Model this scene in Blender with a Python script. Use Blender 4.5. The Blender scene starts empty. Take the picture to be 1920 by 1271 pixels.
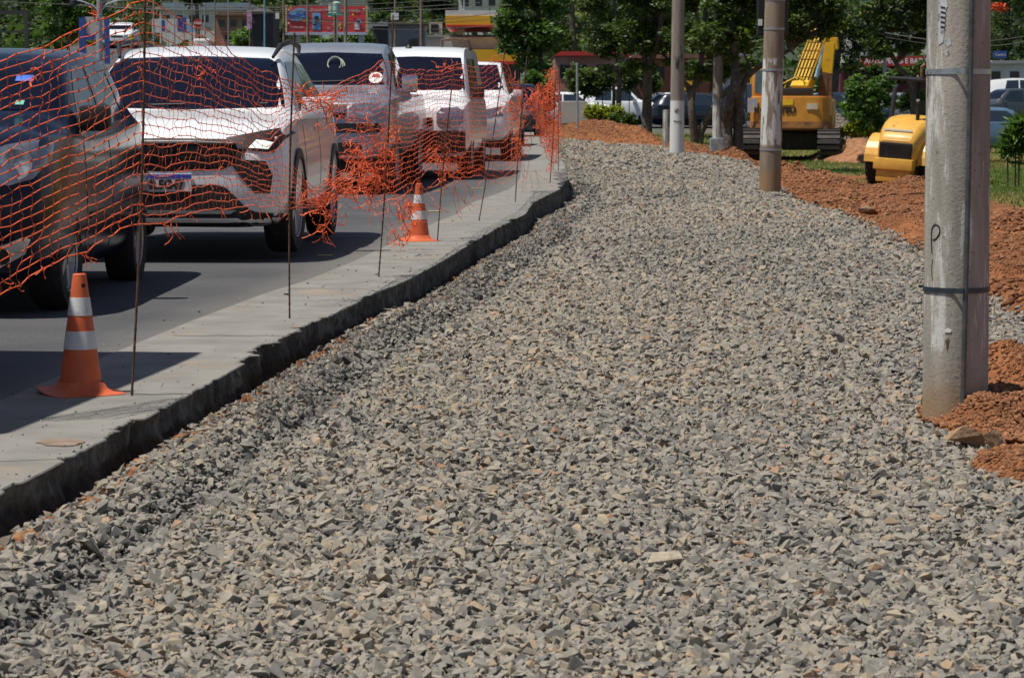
import bpy, bmesh, math, random
import numpy as np
from mathutils import Vector, Matrix
from mathutils.bvhtree import BVHTree
from mathutils.geometry import delaunay_2d_cdt
random.seed(7); RNG = np.random.default_rng(7)
SC = bpy.context.scene
COL = SC.collection
PI = math.pi

# ------------------------------------------------------------------ camera, world, sun, exposure
F = 5100.0; CX, CY = 960.0, 635.5; HY = 195.0; CAMZ = 1.2
PITCH = math.atan((CY - HY) / F)
cd = bpy.data.cameras.new('camera'); cam = bpy.data.objects.new('camera', cd); COL.objects.link(cam)
cam.location = (0, 0, CAMZ); cam.rotation_euler = (PI/2 - PITCH, 0, 0)
cd.sensor_width = 36; cd.lens = 36*F/1920; cd.clip_start = .1; cd.clip_end = 3000
cd.dof.use_dof = True; cd.dof.focus_distance = 15.0; cd.dof.aperture_fstop = 15.0
SC.camera = cam
SUN = Vector((-.38, -.14, 1.0)).normalized()          # direction towards the sun
w = bpy.data.worlds.new('World'); SC.world = w; w.use_nodes = True
nt = w.node_tree; sky = nt.nodes.new('ShaderNodeTexSky'); sky.sky_type = 'NISHITA'; sky.sun_disc = False
sky.sun_elevation = math.asin(SUN.z); sky.sun_rotation = math.atan2(SUN.x, SUN.y)
bg = nt.nodes['Background']; nt.links.new(sky.outputs[0], bg.inputs[0]); bg.inputs[1].default_value = .06
sl = bpy.data.lights.new('sun', 'SUN'); sl.energy = 4.4; sl.angle = math.radians(.5); sl.color = (1, .945, .85)
so = bpy.data.objects.new('sun', sl); COL.objects.link(so); so.rotation_euler = SUN.to_track_quat('Z', 'Y').to_euler()
SC.view_settings.view_transform = 'Standard'; SC.view_settings.look = 'None'
SC.view_settings.exposure = .19; SC.view_settings.gamma = 1
SC.cycles.max_bounces = 6; SC.cycles.transparent_max_bounces = 8
SC.cycles.caustics_reflective = False; SC.cycles.caustics_refractive = False

# ------------------------------------------------------------------ pixel <-> place helpers
def ray(px, py):
    v = (CY - py)/F; c, s = math.cos(PITCH), math.sin(PITCH)
    return (px - CX)/F, c + v*s, -s + v*c
def P(px, py, d):
    a, b, c = ray(px, py); t = d/b
    return Vector((a*t, d, CAMZ + c*t))
def G(px, py, zf):
    a, b, c = ray(px, py); z = zf(1, 20) if callable(zf) else zf; t = 1
    for _ in range(30):
        t = (z - CAMZ)/c
        if not callable(zf): break
        t = min(t, 400); z = .5*z + .5*zf(a*t, b*t)
    return Vector((a*t, b*t, z))
def S(d): return F/d
def sstep(a, b, x):
    t = np.clip((np.asarray(x, float) - a)/(b - a), 0, 1); return t*t*(3 - 2*t)

# ------------------------------------------------------------------ numpy noise
_T = np.random.default_rng(3).random((256, 256))
def vnoise(x, y):
    x = np.asarray(x, float); y = np.asarray(y, float)
    xi = np.floor(x).astype(int); yi = np.floor(y).astype(int); fx = x - xi; fy = y - yi
    fx = fx*fx*(3-2*fx); fy = fy*fy*(3-2*fy)
    a = _T[xi % 256, yi % 256]; b = _T[(xi+1) % 256, yi % 256]; c = _T[xi % 256, (yi+1) % 256]; d = _T[(xi+1) % 256, (yi+1) % 256]
    return (a*(1-fx)+b*fx)*(1-fy) + (c*(1-fx)+d*fx)*fy - .5
def fbm(x, y, o=4):
    r = 0; k = 1
    for i in range(o): r = r + k*vnoise(x*2**i + 17.3*i, y*2**i + 5.1*i); k *= .5
    return r

# ------------------------------------------------------------------ materials
MATS = {}
def nodes(name):
    m = bpy.data.materials.new(name); m.use_nodes = True; MATS[name] = m
    return m, m.node_tree, m.node_tree.nodes, m.node_tree.links, m.node_tree.nodes['Principled BSDF']
def ramp(N, pts):
    r = N.new('ShaderNodeValToRGB'); e = r.color_ramp.elements
    while len(e) < len(pts): e.new(.5)
    for q, (p, c) in zip(e, pts): q.position = p; q.color = (*c, 1) if len(c) == 3 else c
    return r
def mat(name, col, rough=.6, metal=0, var=.15, scale=6, bump=0, bscale=60, dirt=None, dscale=3, dlo=.5, dhi=.7, coat=0, emit=None, spec=.5, coord='Object'):
    if name in MATS: return MATS[name]
    m, t, N, L, b = nodes(name)
    b.inputs['Roughness'].default_value = rough; b.inputs['Metallic'].default_value = metal
    b.inputs['Specular IOR Level'].default_value = spec
    b.inputs['Coat Weight'].default_value = coat; b.inputs['Coat Roughness'].default_value = .05
    tc = N.new('ShaderNodeTexCoord')
    nz = N.new('ShaderNodeTexNoise'); nz.inputs['Scale'].default_value = scale; nz.inputs['Detail'].default_value = 6
    L.new(tc.outputs[coord], nz.inputs['Vector'])
    c0 = tuple(max(0, x*(1-var)) for x in col); c1 = tuple(min(1, x*(1+var)) for x in col)
    r = ramp(N, [(.3, c0), (.7, c1)]); L.new(nz.outputs['Fac'], r.inputs[0]); out = r.outputs[0]
    if dirt:
        n2 = N.new('ShaderNodeTexNoise'); n2.inputs['Scale'].default_value = dscale; n2.inputs['Detail'].default_value = 8; n2.inputs['Roughness'].default_value = .65
        L.new(tc.outputs[coord], n2.inputs['Vector'])
        r2 = ramp(N, [(dlo, (0, 0, 0)), (dhi, (1, 1, 1))]); L.new(n2.outputs['Fac'], r2.inputs[0])
        mx = N.new('ShaderNodeMix'); mx.data_type = 'RGBA'; L.new(r2.outputs[0], mx.inputs[0]); L.new(out, mx.inputs[6]); mx.inputs[7].default_value = (*dirt, 1); out = mx.outputs[2]
    L.new(out, b.inputs['Base Color'])
    if bump:
        n3 = N.new('ShaderNodeTexNoise'); n3.inputs['Scale'].default_value = bscale; n3.inputs['Detail'].default_value = 5
        L.new(tc.outputs[coord], n3.inputs['Vector'])
        bp = N.new('ShaderNodeBump'); bp.inputs['Strength'].default_value = bump; bp.inputs['Distance'].default_value = .02
        L.new(n3.outputs['Fac'], bp.inputs['Height']); L.new(bp.outputs[0], b.inputs['Normal'])
    if emit:
        b.inputs['Emission Color'].default_value = (*emit[0], 1); b.inputs['Emission Strength'].default_value = emit[1]
    return m
def attr_mat(name, pts, rough=.8, transl=0, bump=0, bscale=80, noise_mix=0):
    """colour ramp over a per-face 'tone' attribute"""
    m, t, N, L, b = nodes(name)
    a = N.new('ShaderNodeAttribute'); a.attribute_name = 'tone'
    r = ramp(N, pts); L.new(a.outputs['Fac'], r.inputs[0]); out = r.outputs[0]
    if noise_mix:
        tc = N.new('ShaderNodeTexCoord'); nz = N.new('ShaderNodeTexNoise'); nz.inputs['Scale'].default_value = bscale; nz.inputs['Detail'].default_value = 4
        L.new(tc.outputs['Object'], nz.inputs['Vector'])
        mm = N.new('ShaderNodeMix'); mm.data_type = 'RGBA'; mm.blend_type = 'MULTIPLY'; mm.inputs[0].default_value = noise_mix
        rr = ramp(N, [(.3, (.55, .55, .55)), (.7, (1.25, 1.22, 1.18))]); L.new(nz.outputs['Fac'], rr.inputs[0])
        L.new(out, mm.inputs[6]); L.new(rr.outputs[0], mm.inputs[7]); out = mm.outputs[2]
        if bump:
            bp = N.new('ShaderNodeBump'); bp.inputs['Strength'].default_value = bump; bp.inputs['Distance'].default_value = .01
            L.new(nz.outputs['Fac'], bp.inputs['Height']); L.new(bp.outputs[0], b.inputs['Normal'])
    L.new(out, b.inputs['Base Color']); b.inputs['Roughness'].default_value = rough
    if transl:
        tr = N.new('ShaderNodeBsdfTranslucent'); hs = N.new('ShaderNodeMix'); hs.data_type = 'RGBA'; hs.blend_type = 'MULTIPLY'; hs.inputs[0].default_value = 1
        L.new(out, hs.inputs[6]); hs.inputs[7].default_value = (1.5, 1.7, .6, 1); L.new(hs.outputs[2], tr.inputs[0])
        ms = N.new('ShaderNodeMixShader'); ms.inputs[0].default_value = transl
        L.new(b.outputs[0], ms.inputs[1]); L.new(tr.outputs[0], ms.inputs[2])
        L.new(ms.outputs[0], N['Material Output'].inputs[0])
    return m

M_white = mat('white car paint', (.80, .82, .84), .3, 0, .02, 3, coat=.6, dirt=(.68, .68, .66), dscale=1.5, dlo=.6, dhi=.9)
M_black = mat('dark blue black car paint', (.006, .011, .028), .16, 0, .1, 3, coat=0, spec=.3)
M_silver = mat('silver blue car paint', (.34, .37, .42), .33, .5, .05, 3, coat=.6, dirt=(.26, .24, .22), dscale=2, dlo=.5, dhi=.8)
M_grey = mat('grey car paint', (.09, .10, .11), .3, .4, .05, 3, coat=.6)
M_navy = mat('navy car paint', (.012, .02, .035), .25, .2, .05, 3, coat=.8)
M_beige = mat('beige car paint', (.45, .42, .36), .35, .1, .05, 3, coat=.5)
M_red = mat('red paint', (.42, .03, .025), .45, 0, .1, 3)
M_glass = mat('tinted glass', (.004, .006, .016), .04, 0, .1, 2, spec=.28)
M_glass2 = mat('side glass', (.02, .03, .045), .06, 0, .1, 2, spec=.9)
M_trim = mat('black plastic trim', (.012, .012, .013), .55, 0, .2, 20)
M_tyre = mat('tyre rubber', (.016, .015, .015), .85, 0, .3, 30, bump=.3, bscale=60, dirt=(.08, .06, .045), dscale=6, dlo=.55, dhi=.8)
M_rim = mat('alloy', (.35, .36, .37), .35, .7, .15, 10)
M_chrome = mat('chrome', (.6, .6, .62), .12, 1, .05, 10)
M_lens = mat('headlamp lens', (.22, .25, .30), .08, .6, .3, 9, coat=1)
M_lampon = mat('lit headlamp', (.8, .85, .8), .2, 0, .1, 10, emit=((.85, 1, .9), .55))
M_amber = mat('amber lens', (.6, .2, .03), .2, 0, .1, 10)
M_taill = mat('red lens', (.35, .01, .015), .2, 0, .1, 10, coat=.5)
M_plate = mat('plate white', (.62, .64, .66), .5, 0, .05, 20)
M_plateblue = mat('plate blue', (.03, .07, .45), .5)
M_ink = mat('black ink', (.012, .012, .014), .6)
M_whitept = mat('white lettering', (.75, .75, .73), .6, 0, .08, 15)
M_rust = mat('rusty rebar', (.11, .065, .04), .8, .1, .45, 40, bump=.3, bscale=200)
M_orange = mat('orange mesh plastic', (.85, .13, .035), .5, 0, .18, 8)
M_cone = mat('cone orange rubber', (.62, .12, .04), .55, 0, .12, 10, dirt=(.25, .09, .05), dscale=9, dlo=.52, dhi=.75)
M_conew = mat('cone white band', (.62, .64, .66), .5, 0, .05, 10, dirt=(.22, .2, .18), dscale=7, dlo=.55, dhi=.72)
M_yel = mat('machine yellow', (.66, .30, .05), .45, 0, .12, 4, dirt=(.25, .12, .045), dscale=2.2, dlo=.56, dhi=.72)
M_yel2 = mat('roller yellow', (.66, .36, .06), .42, 0, .1, 4, dirt=(.22, .10, .05), dscale=3.1, dlo=.6, dhi=.74)
M_boom = mat('boom yellow', (.74, .43, .02), .4, 0, .08, 4, dirt=(.3, .16, .05), dscale=2.6, dlo=.6, dhi=.75)
M_rustm = mat('rusted steel', (.16, .085, .05), .85, .2, .4, 5, bump=.3, bscale=40)
M_darksteel = mat('dark greasy steel', (.025, .023, .022), .6, .3, .4, 8, dirt=(.12, .07, .045), dscale=3, dlo=.55, dhi=.75)
M_galv = mat('galvanised steel', (.38, .41, .45), .45, .6, .15, 12)
M_bark = mat('bark', (.085, .068, .055), .9, 0, .45, 9, bump=.9, bscale=22, dirt=(.17, .16, .14), dscale=5, dlo=.55, dhi=.7)
M_concwall = mat('rendered wall', (.48, .46, .43), .85, 0, .1, 2, dirt=(.3, .28, .26), dscale=1.2, dlo=.5, dhi=.8)

# ------------------------------------------------------------------ mesh helpers
def link(name, me, parent=None, mats=(), smooth=True):
    for m in (mats if isinstance(mats, (list, tuple)) else [mats]): me.materials.append(m)
    o = bpy.data.objects.new(name, me); COL.objects.link(o)
    if parent: o.parent = parent
    me.shade_smooth() if smooth else me.shade_flat()
    return o
def tag(o, label=None, cat=None, group=None, kind=None):
    if label: o['label'] = label
    if cat: o['category'] = cat
    if group: o['group'] = group
    if kind: o['kind'] = kind
    return o
def empty(name, loc, rz=0, label=None, cat=None, group=None):
    o = bpy.data.objects.new(name, None); COL.objects.link(o); o.empty_display_size = .2
    o.location = loc; o.rotation_euler = (0, 0, rz); return tag(o, label, cat, group)
def dup(root, loc, rz, label=None, group=None):
    def cp(o, par):
        c = o.copy(); COL.objects.link(c)
        if par: c.parent = par
        for k in o.children: cp(k, c)
        return c
    r = cp(root, None); r.location = loc; r.rotation_euler = (0, 0, rz)
    if label: r['label'] = label
    if group: r['group'] = group
    return r
def npmesh(name, V, Fc, tone=None):
    """V (n,3), Fc (m,k) equal sized faces"""
    V = np.ascontiguousarray(V, np.float32); Fc = np.ascontiguousarray(Fc, np.int32); m, k = Fc.shape
    me = bpy.data.meshes.new(name); me.vertices.add(len(V)); me.vertices.foreach_set('co', V.ravel())
    me.loops.add(m*k); me.loops.foreach_set('vertex_index', Fc.ravel())
    me.polygons.add(m); me.polygons.foreach_set('loop_start', np.arange(0, m*k, k, dtype=np.int32))
    me.polygons.foreach_set('loop_total', np.full(m, k, np.int32)); me.update(calc_edges=True)
    if tone is not None:
        a = me.attributes.new('tone', 'FLOAT', 'FACE'); a.data.foreach_set('value', np.ascontiguousarray(tone, np.float32))
    return me
class MB:
    def __init__(s): s.v = []; s.f = []
    def add(s, vs, fs):
        o = len(s.v); s.v += [tuple(v) for v in vs]; s.f += [tuple(i+o for i in f) for f in fs]; return s
    def box(s, x0, y0, z0, x1, y1, z1, R=None, at=None, bev=0):
        if bev:
            b = bmesh.new(); bmesh.ops.create_cube(b, size=1)
            for v in b.verts: v.co = Vector(((x0+x1)/2+v.co.x*(x1-x0), (y0+y1)/2+v.co.y*(y1-y0), (z0+z1)/2+v.co.z*(z1-z0)))
            bmesh.ops.bevel(b, geom=b.edges[:], offset=bev, segments=2, affect='EDGES', profile=.6)
            vs = [v.co.copy() for v in b.verts]; b.verts.index_update(); fs = [[v.index for v in f.verts] for f in b.faces]; b.free()
        else:
            vs = [Vector(p) for p in ((x0,y0,z0),(x1,y0,z0),(x1,y1,z0),(x0,y1,z0),(x0,y0,z1),(x1,y0,z1),(x1,y1,z1),(x0,y1,z1))]
            fs = [(0,3,2,1),(4,5,6,7),(0,1,5,4),(1,2,6,5),(2,3,7,6),(3,0,4,7)]
        if R is not None: vs = [R @ v for v in vs]
        if at is not None: vs = [v + Vector(at) for v in vs]
        return s.add(vs, fs)
    def tube(s, pts, r, n=8, cap=True):
        pts = [Vector(p) for p in pts]; rs = r if isinstance(r, (list, tuple)) else [r]*len(pts)
        vs = []; up = None
        for i, p in enumerate(pts):
            t = (pts[min(i+1, len(pts)-1)] - pts[max(i-1, 0)]).normalized()
            if up is None: up = Vector((0,0,1)) if abs(t.z) < .9 else Vector((1,0,0))
            a = t.cross(up).normalized(); b = t.cross(a).normalized(); up = -b if b.dot(up) < 0 else b
            a = t.cross(up).normalized()
            for k in range(n):
                an = 2*PI*k/n; vs.append(p + (a*math.cos(an) + up*math.sin(an))*rs[i])
        fs = [(i*n+k, i*n+(k+1)%n, (i+1)*n+(k+1)%n, (i+1)*n+k) for i in range(len(pts)-1) for k in range(n)]
        if cap: fs += [tuple(range(n))[::-1], tuple((len(pts)-1)*n+k for k in range(n))]
        return s.add(vs, fs)
    def lathe(s, prof, n=24, at=(0,0,0), R=None):
        vs = []
        for r, z in prof:
            for k in range(n):
                v = Vector((r*math.cos(2*PI*k/n), r*math.sin(2*PI*k/n), z))
                if R is not None: v = R @ v
                vs.append(v + Vector(at))
        fs = [(i*n+k, i*n+(k+1)%n, (i+1)*n+(k+1)%n, (i+1)*n+k) for i in range(len(prof)-1) for k in range(n)]
        fs += [tuple(range(n))[::-1], tuple((len(prof)-1)*n+k for k in range(n))]
        return s.add(vs, fs)
    def prism(s, poly, a, b, axis='y'):
        """polygon in the two other axes extruded from a to b"""
        n = len(poly)
        def mk(p, q): return {'y': (p[0], q, p[1]), 'x': (q, p[0], p[1]), 'z': (p[0], p[1], q)}[axis]
        vs = [mk(p, a) for p in poly] + [mk(p, b) for p in poly]
        fs = [tuple(range(n)), tuple(range(2*n-1, n-1, -1))] + [(i, n+i, n+(i+1)%n, (i+1)%n) for i in range(n)]
        return s.add(vs, fs)
    def build(s, name, m, parent=None, smooth=False, bevel=0):
        me = bpy.data.meshes.new(name); me.from_pydata(s.v, [], s.f); me.update()
        b = bmesh.new(); b.from_mesh(me); bmesh.ops.recalc_face_normals(b, faces=b.faces[:])
        if bevel: bmesh.ops.bevel(b, geom=b.edges[:], offset=bevel, segments=2, affect='EDGES')
        b.to_mesh(me); b.free()
        o = link(name, me, parent, [m], smooth)
        if smooth:
            try: me.set_sharp_from_angle(angle=math.radians(40))
            except Exception: pass
        return o
def text(name, s, size, m, parent, loc, rot=(PI/2,0,0), ext=.002, align='CENTER', sx=1, bold=0):
    c = bpy.data.curves.new(name, 'FONT'); c.body = s; c.size = size; c.extrude = ext; c.align_x = align; c.align_y = 'CENTER'; c.offset = bold; c.resolution_u = 2
    o = bpy.data.objects.new('tmp', c); COL.objects.link(o)
    dg = bpy.context.evaluated_depsgraph_get(); me = bpy.data.meshes.new_from_object(o.evaluated_get(dg))
    bpy.data.objects.remove(o); bpy.data.curves.remove(c)
    me.materials.clear(); q = link(name, me, parent, [m], False); q.location = loc; q.rotation_euler = rot; q.scale = (sx, 1, 1); return q

# ------------------------------------------------------------------ the setting: heights
def zroad(x, y): return float(np.clip(.006*(y - 12), 0, .26)) if np.isscalar(y) else np.clip(.006*(y - 12), 0, .26)
EDGE_PX = [(-620,1250),(-300,1088),(0,928),(150,850),(300,771),(440,693),(600,603),(705,550),(760,528),(830,490),(870,465),(930,430),(985,402),(1000,380),(1050,355),(1066,335),(1062,318),(1052,300),(1042,285),(1030,262),(1018,250)]
EDGE = [G(a, b, zroad) for a, b in EDGE_PX]
EY = np.array([p.y for p in EDGE]); EX = np.array([p.x for p in EDGE]); _o = np.argsort(EY); EY = EY[_o]; EX = EX[_o]
EY = np.concatenate([[-5], EY, [160, 300]]); EX = np.concatenate([[EX[0]-.8], EX, [EX[-1]-.5, -4]])
def edge_x(y): return np.interp(y, EY, EX)
def zgrav0(y): return -.15 + .25*sstep(72, 122, y)
def zgrav(x, y):
    d = np.asarray(x) - edge_x(y); y = np.asarray(y, float)
    z = zgrav0(y) + .06*(1 - sstep(.1, .8, d)) - .05*np.exp(-(d/.07)**2) - .055*np.exp(-((d-.42)/.075)**2) + .012*np.exp(-((d-.26)/.07)**2) - .018*np.exp(-((d-2.1)/.22)**2)
    z = z
    z = z + .035*fbm(np.asarray(x)*.9, y*.5, 3) + .015*fbm(np.asarray(x)*3, y*2, 2)
    return z
GR_PX = [(2500,1300),(2150,1120),(2010,1010),(1940,935),(1840,830),(1835,790),(1870,740),(1960,660),(1935,610),(1855,578),(1735,490),(1650,440),(1560,400),(1480,375),(1420,330),(1400,308),(1340,295),(1230,276),(1130,266),(1050,256),(990,248)]
def _gz(x, y): return float(zgrav0(y))
GR = [G(a, b, _gz) for a, b in GR_PX]
GY = np.array([p.y for p in GR]); GX = np.array([p.x for p in GR]); _o = np.argsort(GY); GY = GY[_o]; GX = GX[_o]
def grav_x(y): return np.interp(y, GY, GX)
YEND = float(GY[-1])
def zground(x, y):
    x = np.asarray(x, float); y = np.asarray(y, float)
    base = zgrav0(y) - .03
    dip = .5*sstep(4.5, 8.5, x)*sstep(32, 62, y)*(1 - sstep(86, 104, y))
    z = base - dip
    z = z - .25*(1 - sstep(-.1, .5, x - edge_x(y)))*(1 - sstep(160, 200, y))      # hidden under the carriageway
    inside = sstep(-.35, .05, grav_x(y) - x)*(y < YEND + 2)
    z = z - .13*inside*(y < YEND)
    rough = sstep(0, .25, x - grav_x(y))*(1 - sstep(4, 9, x - grav_x(y)))*(y < 110)
    z = z + rough*(.10*np.maximum(fbm(x*1.1, y*.7, 4) + .1, -.1) + .05*fbm(x*5, y*4, 3))
    hill = sstep(230, 520, y)*26 + sstep(60, 200, np.abs(x))*sstep(150, 330, y)*6
    return z + hill + (hill > .1)*2*fbm(x*.02, y*.02, 3)
# ------------------------------------------------------------------ ground sheet
def axis(*seg):
    a = []
    for lo, hi, st in seg: a += list(np.arange(lo, hi, st))
    return np.array(a)
def grid_mesh(name, xs, ys, zf, m, parent=None, tonef=None):
    X, Y = np.meshgrid(xs, ys); Z = zf(X, Y)
    V = np.stack([X.ravel(), Y.ravel(), Z.ravel()], 1); nx, ny = len(xs), len(ys)
    I = np.arange(nx*ny).reshape(ny, nx); Fc = np.stack([I[:-1,:-1].ravel(), I[:-1,1:].ravel(), I[1:,1:].ravel(), I[1:,:-1].ravel()], 1)
    me = npmesh(name, V, Fc)
    if tonef is not None:
        a = me.attributes.new('tone', 'FLOAT', 'POINT'); a.data.foreach_set('value', np.ascontiguousarray(tonef(X, Y).ravel(), np.float32))
    return link(name, me, parent, [m])
def soil_tone(X, Y):      # 0 soil .. 1 grass
    d = X - grav_x(Y)
    t = sstep(0, 1, (d - (1.6 + 1.2*sstep(20, 40, Y)))/1.6 + 1.1*fbm(X*.5, Y*.35, 4))
    t = t*sstep(30, 42, Y + 6*fbm(X*.4, Y*.3, 3)*2)
    t = np.where((Y > 84) & (X < 7.5), np.maximum(t, sstep(86, 95, Y + 8*fbm(X*.3, Y*.2, 3))), t)
    t = np.where(Y > 104, 1, t); t = np.where(X < edge_x(Y), 1, t)
    return t
def ground_material():
    m, t, N, L, b = nodes('soil and grass ground'); b.inputs['Roughness'].default_value = .95; b.inputs['Specular IOR Level'].default_value = .15
    tc = N.new('ShaderNodeTexCoord')
    def noise(s, d=6, r=.6):
        n = N.new('ShaderNodeTexNoise'); n.inputs['Scale'].default_value = s; n.inputs['Detail'].default_value = d; n.inputs['Roughness'].default_value = r
        L.new(tc.outputs['Object'], n.inputs['Vector']); return n
    n1 = noise(1.4); s = ramp(N, [(.3, (.16, .06, .024)), (.55, (.28, .115, .05)), (.75, (.36, .19, .095))]); L.new(n1.outputs[0], s.inputs[0])
    n2 = noise(.8); g = ramp(N, [(.3, (.06, .12, .025)), (.48, (.12, .17, .04)), (.58, (.22, .17, .07)), (.8, (.30, .19, .10))]); L.new(n2.outputs[0], g.inputs[0])
    n4 = noise(22, 4); mm = N.new('ShaderNodeMix'); mm.data_type = 'RGBA'; mm.blend_type = 'MULTIPLY'; mm.inputs[0].default_value = .8
    rr = ramp(N, [(.35, (.5, .5, .5)), (.65, (1.3, 1.3, 1.3))]); L.new(n4.outputs[0], rr.inputs[0])
    a = N.new('ShaderNodeAttribute'); a.attribute_name = 'tone'
    mx = N.new('ShaderNodeMix'); mx.data_type = 'RGBA'; L.new(a.outputs['Fac'], mx.inputs[0]); L.new(s.outputs[0], mx.inputs[6]); L.new(g.outputs[0], mx.inputs[7])
    L.new(mx.outputs[2], mm.inputs[6]); L.new(rr.outputs[0], mm.inputs[7]); L.new(mm.outputs[2], b.inputs['Base Color'])
    n3 = noise(14, 8, .7); bp = N.new('ShaderNodeBump'); bp.inputs['Strength'].default_value = .9; bp.inputs['Distance'].default_value = .05
    L.new(n3.outputs[0], bp.inputs['Height']); L.new(bp.outputs[0], b.inputs['Normal'])
    return m
M_ground = ground_material()
M_soil = mat('loose red soil', (.25, .10, .042), .95, 0, .35, 5, bump=1, bscale=30, dirt=(.27, .13, .065), dscale=3, dlo=.5, dhi=.75, spec=.15)
M_soilb = mat('brown soil', (.30, .15, .08), .95, 0, .4, 7, bump=1, bscale=40, spec=.15)
xs = axis((-400, -60, 20), (-60, -10, 3), (-10, 1, .8), (1, 13, .14), (13, 30, 1.2), (30, 60, 4), (60, 421, 20))
ys = axis((-20, 6, 2), (6, 16, .1), (16, 45, .16), (45, 115, .35), (115, 240, 4), (240, 900, 15))
tag(grid_mesh('ground', xs, ys, zground, M_ground, None, soil_tone), kind='structure')

# ------------------------------------------------------------------ carriageway, gutter, exposed edge
def asphalt_material():
    m, t, N, L, b = nodes('asphalt'); b.inputs['Roughness'].default_value = .8; b.inputs['Specular IOR Level'].default_value = .3
    tc = N.new('ShaderNodeTexCoord')
    n = N.new('ShaderNodeTexNoise'); n.inputs['Scale'].default_value = 1.1; n.inputs['Detail'].default_value = 8; L.new(tc.outputs['Object'], n.inputs['Vector'])
    r = ramp(N, [(.3, (.062, .065, .073)), (.7, (.095, .096, .102))]); L.new(n.outputs[0], r.inputs[0])
    n2 = N.new('ShaderNodeTexNoise'); n2.inputs['Scale'].default_value = 120; n2.inputs['Detail'].default_value = 3; L.new(tc.outputs['Object'], n2.inputs['Vector'])
    r2 = ramp(N, [(.3, (.6, .6, .6)), (.7, (1.35, 1.33, 1.3))]); L.new(n2.outputs[0], r2.inputs[0])
    mm = N.new('ShaderNodeMix'); mm.data_type = 'RGBA'; mm.blend_type = 'MULTIPLY'; mm.inputs[0].default_value = 1
    at = N.new('ShaderNodeAttribute'); at.attribute_name = 'tone'; dm = N.new('ShaderNodeMix'); dm.data_type = 'RGBA'; L.new(at.outputs['Fac'], dm.inputs[0]); L.new(r.outputs[0], dm.inputs[6]); dm.inputs[7].default_value = (.165, .16, .15, 1)
    L.new(dm.outputs[2], mm.inputs[6]); L.new(r2.outputs[0], mm.inputs[7]); L.new(mm.outputs[2], b.inputs['Base Color'])
    bp = N.new('ShaderNodeBump'); bp.inputs['Strength'].default_value = .5; bp.inputs['Distance'].default_value = .01; L.new(n2.outputs[0], bp.inputs['Height']); L.new(bp.outputs[0], b.inputs['Normal'])
    return m
M_asph = asphalt_material()
M_conc = mat('gutter concrete', (.22, .212, .195), .85, 0, .16, 3.5, bump=.25, bscale=90, dirt=(.32, .24, .16), dscale=1.1, dlo=.58, dhi=.78, spec=.3)
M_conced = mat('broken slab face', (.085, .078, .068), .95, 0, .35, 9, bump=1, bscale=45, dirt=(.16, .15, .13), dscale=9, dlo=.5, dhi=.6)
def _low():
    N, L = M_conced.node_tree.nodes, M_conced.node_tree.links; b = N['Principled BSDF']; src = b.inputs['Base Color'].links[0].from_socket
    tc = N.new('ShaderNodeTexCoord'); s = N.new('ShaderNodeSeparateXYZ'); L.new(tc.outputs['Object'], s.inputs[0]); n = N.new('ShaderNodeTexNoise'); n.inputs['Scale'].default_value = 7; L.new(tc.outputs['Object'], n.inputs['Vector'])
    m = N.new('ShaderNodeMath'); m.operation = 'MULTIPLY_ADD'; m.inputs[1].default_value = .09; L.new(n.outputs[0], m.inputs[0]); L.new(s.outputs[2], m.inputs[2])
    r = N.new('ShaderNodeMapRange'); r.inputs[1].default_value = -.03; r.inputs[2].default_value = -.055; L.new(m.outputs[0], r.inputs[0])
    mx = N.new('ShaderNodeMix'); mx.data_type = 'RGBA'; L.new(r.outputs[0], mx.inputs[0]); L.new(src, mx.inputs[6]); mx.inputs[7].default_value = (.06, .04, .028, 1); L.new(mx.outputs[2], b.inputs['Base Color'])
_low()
ry = axis((-4, 60, .5), (60, 170, 2), (170, 301, 10))
STRIP = .62
def road_sheet(name, xl, xr, dz, m, ys=ry, nx=6):
    V = []; Fc = []
    for y in ys:
        a, b_ = xl(y), xr(y)
        for k in range(nx+1): V.append((a + (b_-a)*k/nx, y, zroad(0, float(y)) + dz))
    n = nx+1
    for i in range(len(ys)-1):
        for k in range(nx): Fc.append((i*n+k, i*n+k+1, (i+1)*n+k+1, (i+1)*n+k))
    return link(name, npmesh(name, np.array(V), np.array(Fc)), None, [m])
def bound_x(y): return edge_x(y) - STRIP - .12*float(fbm(np.array(y*.15), np.array(3.3), 2))
tag(road_sheet('road', lambda y: edge_x(y)-17, bound_x, 0, M_asph, nx=90), kind='structure')
_me = bpy.data.objects['road'].data; _c = np.zeros(len(_me.vertices)*3); _me.vertices.foreach_get('co', _c); _c = _c.reshape(-1, 3)
_d = edge_x(_c[:, 1]) - STRIP - _c[:, 0]; _a = _me.attributes.new('tone', 'FLOAT', 'POINT'); _a.data.foreach_set('value', np.ascontiguousarray(np.clip((1 - sstep(-.05, .5, _d))*.85 + .3*fbm(_c[:, 0]*1.2, _c[:, 1]*.4, 3)*(_d < 1.2), 0, 1), np.float32))
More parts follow.
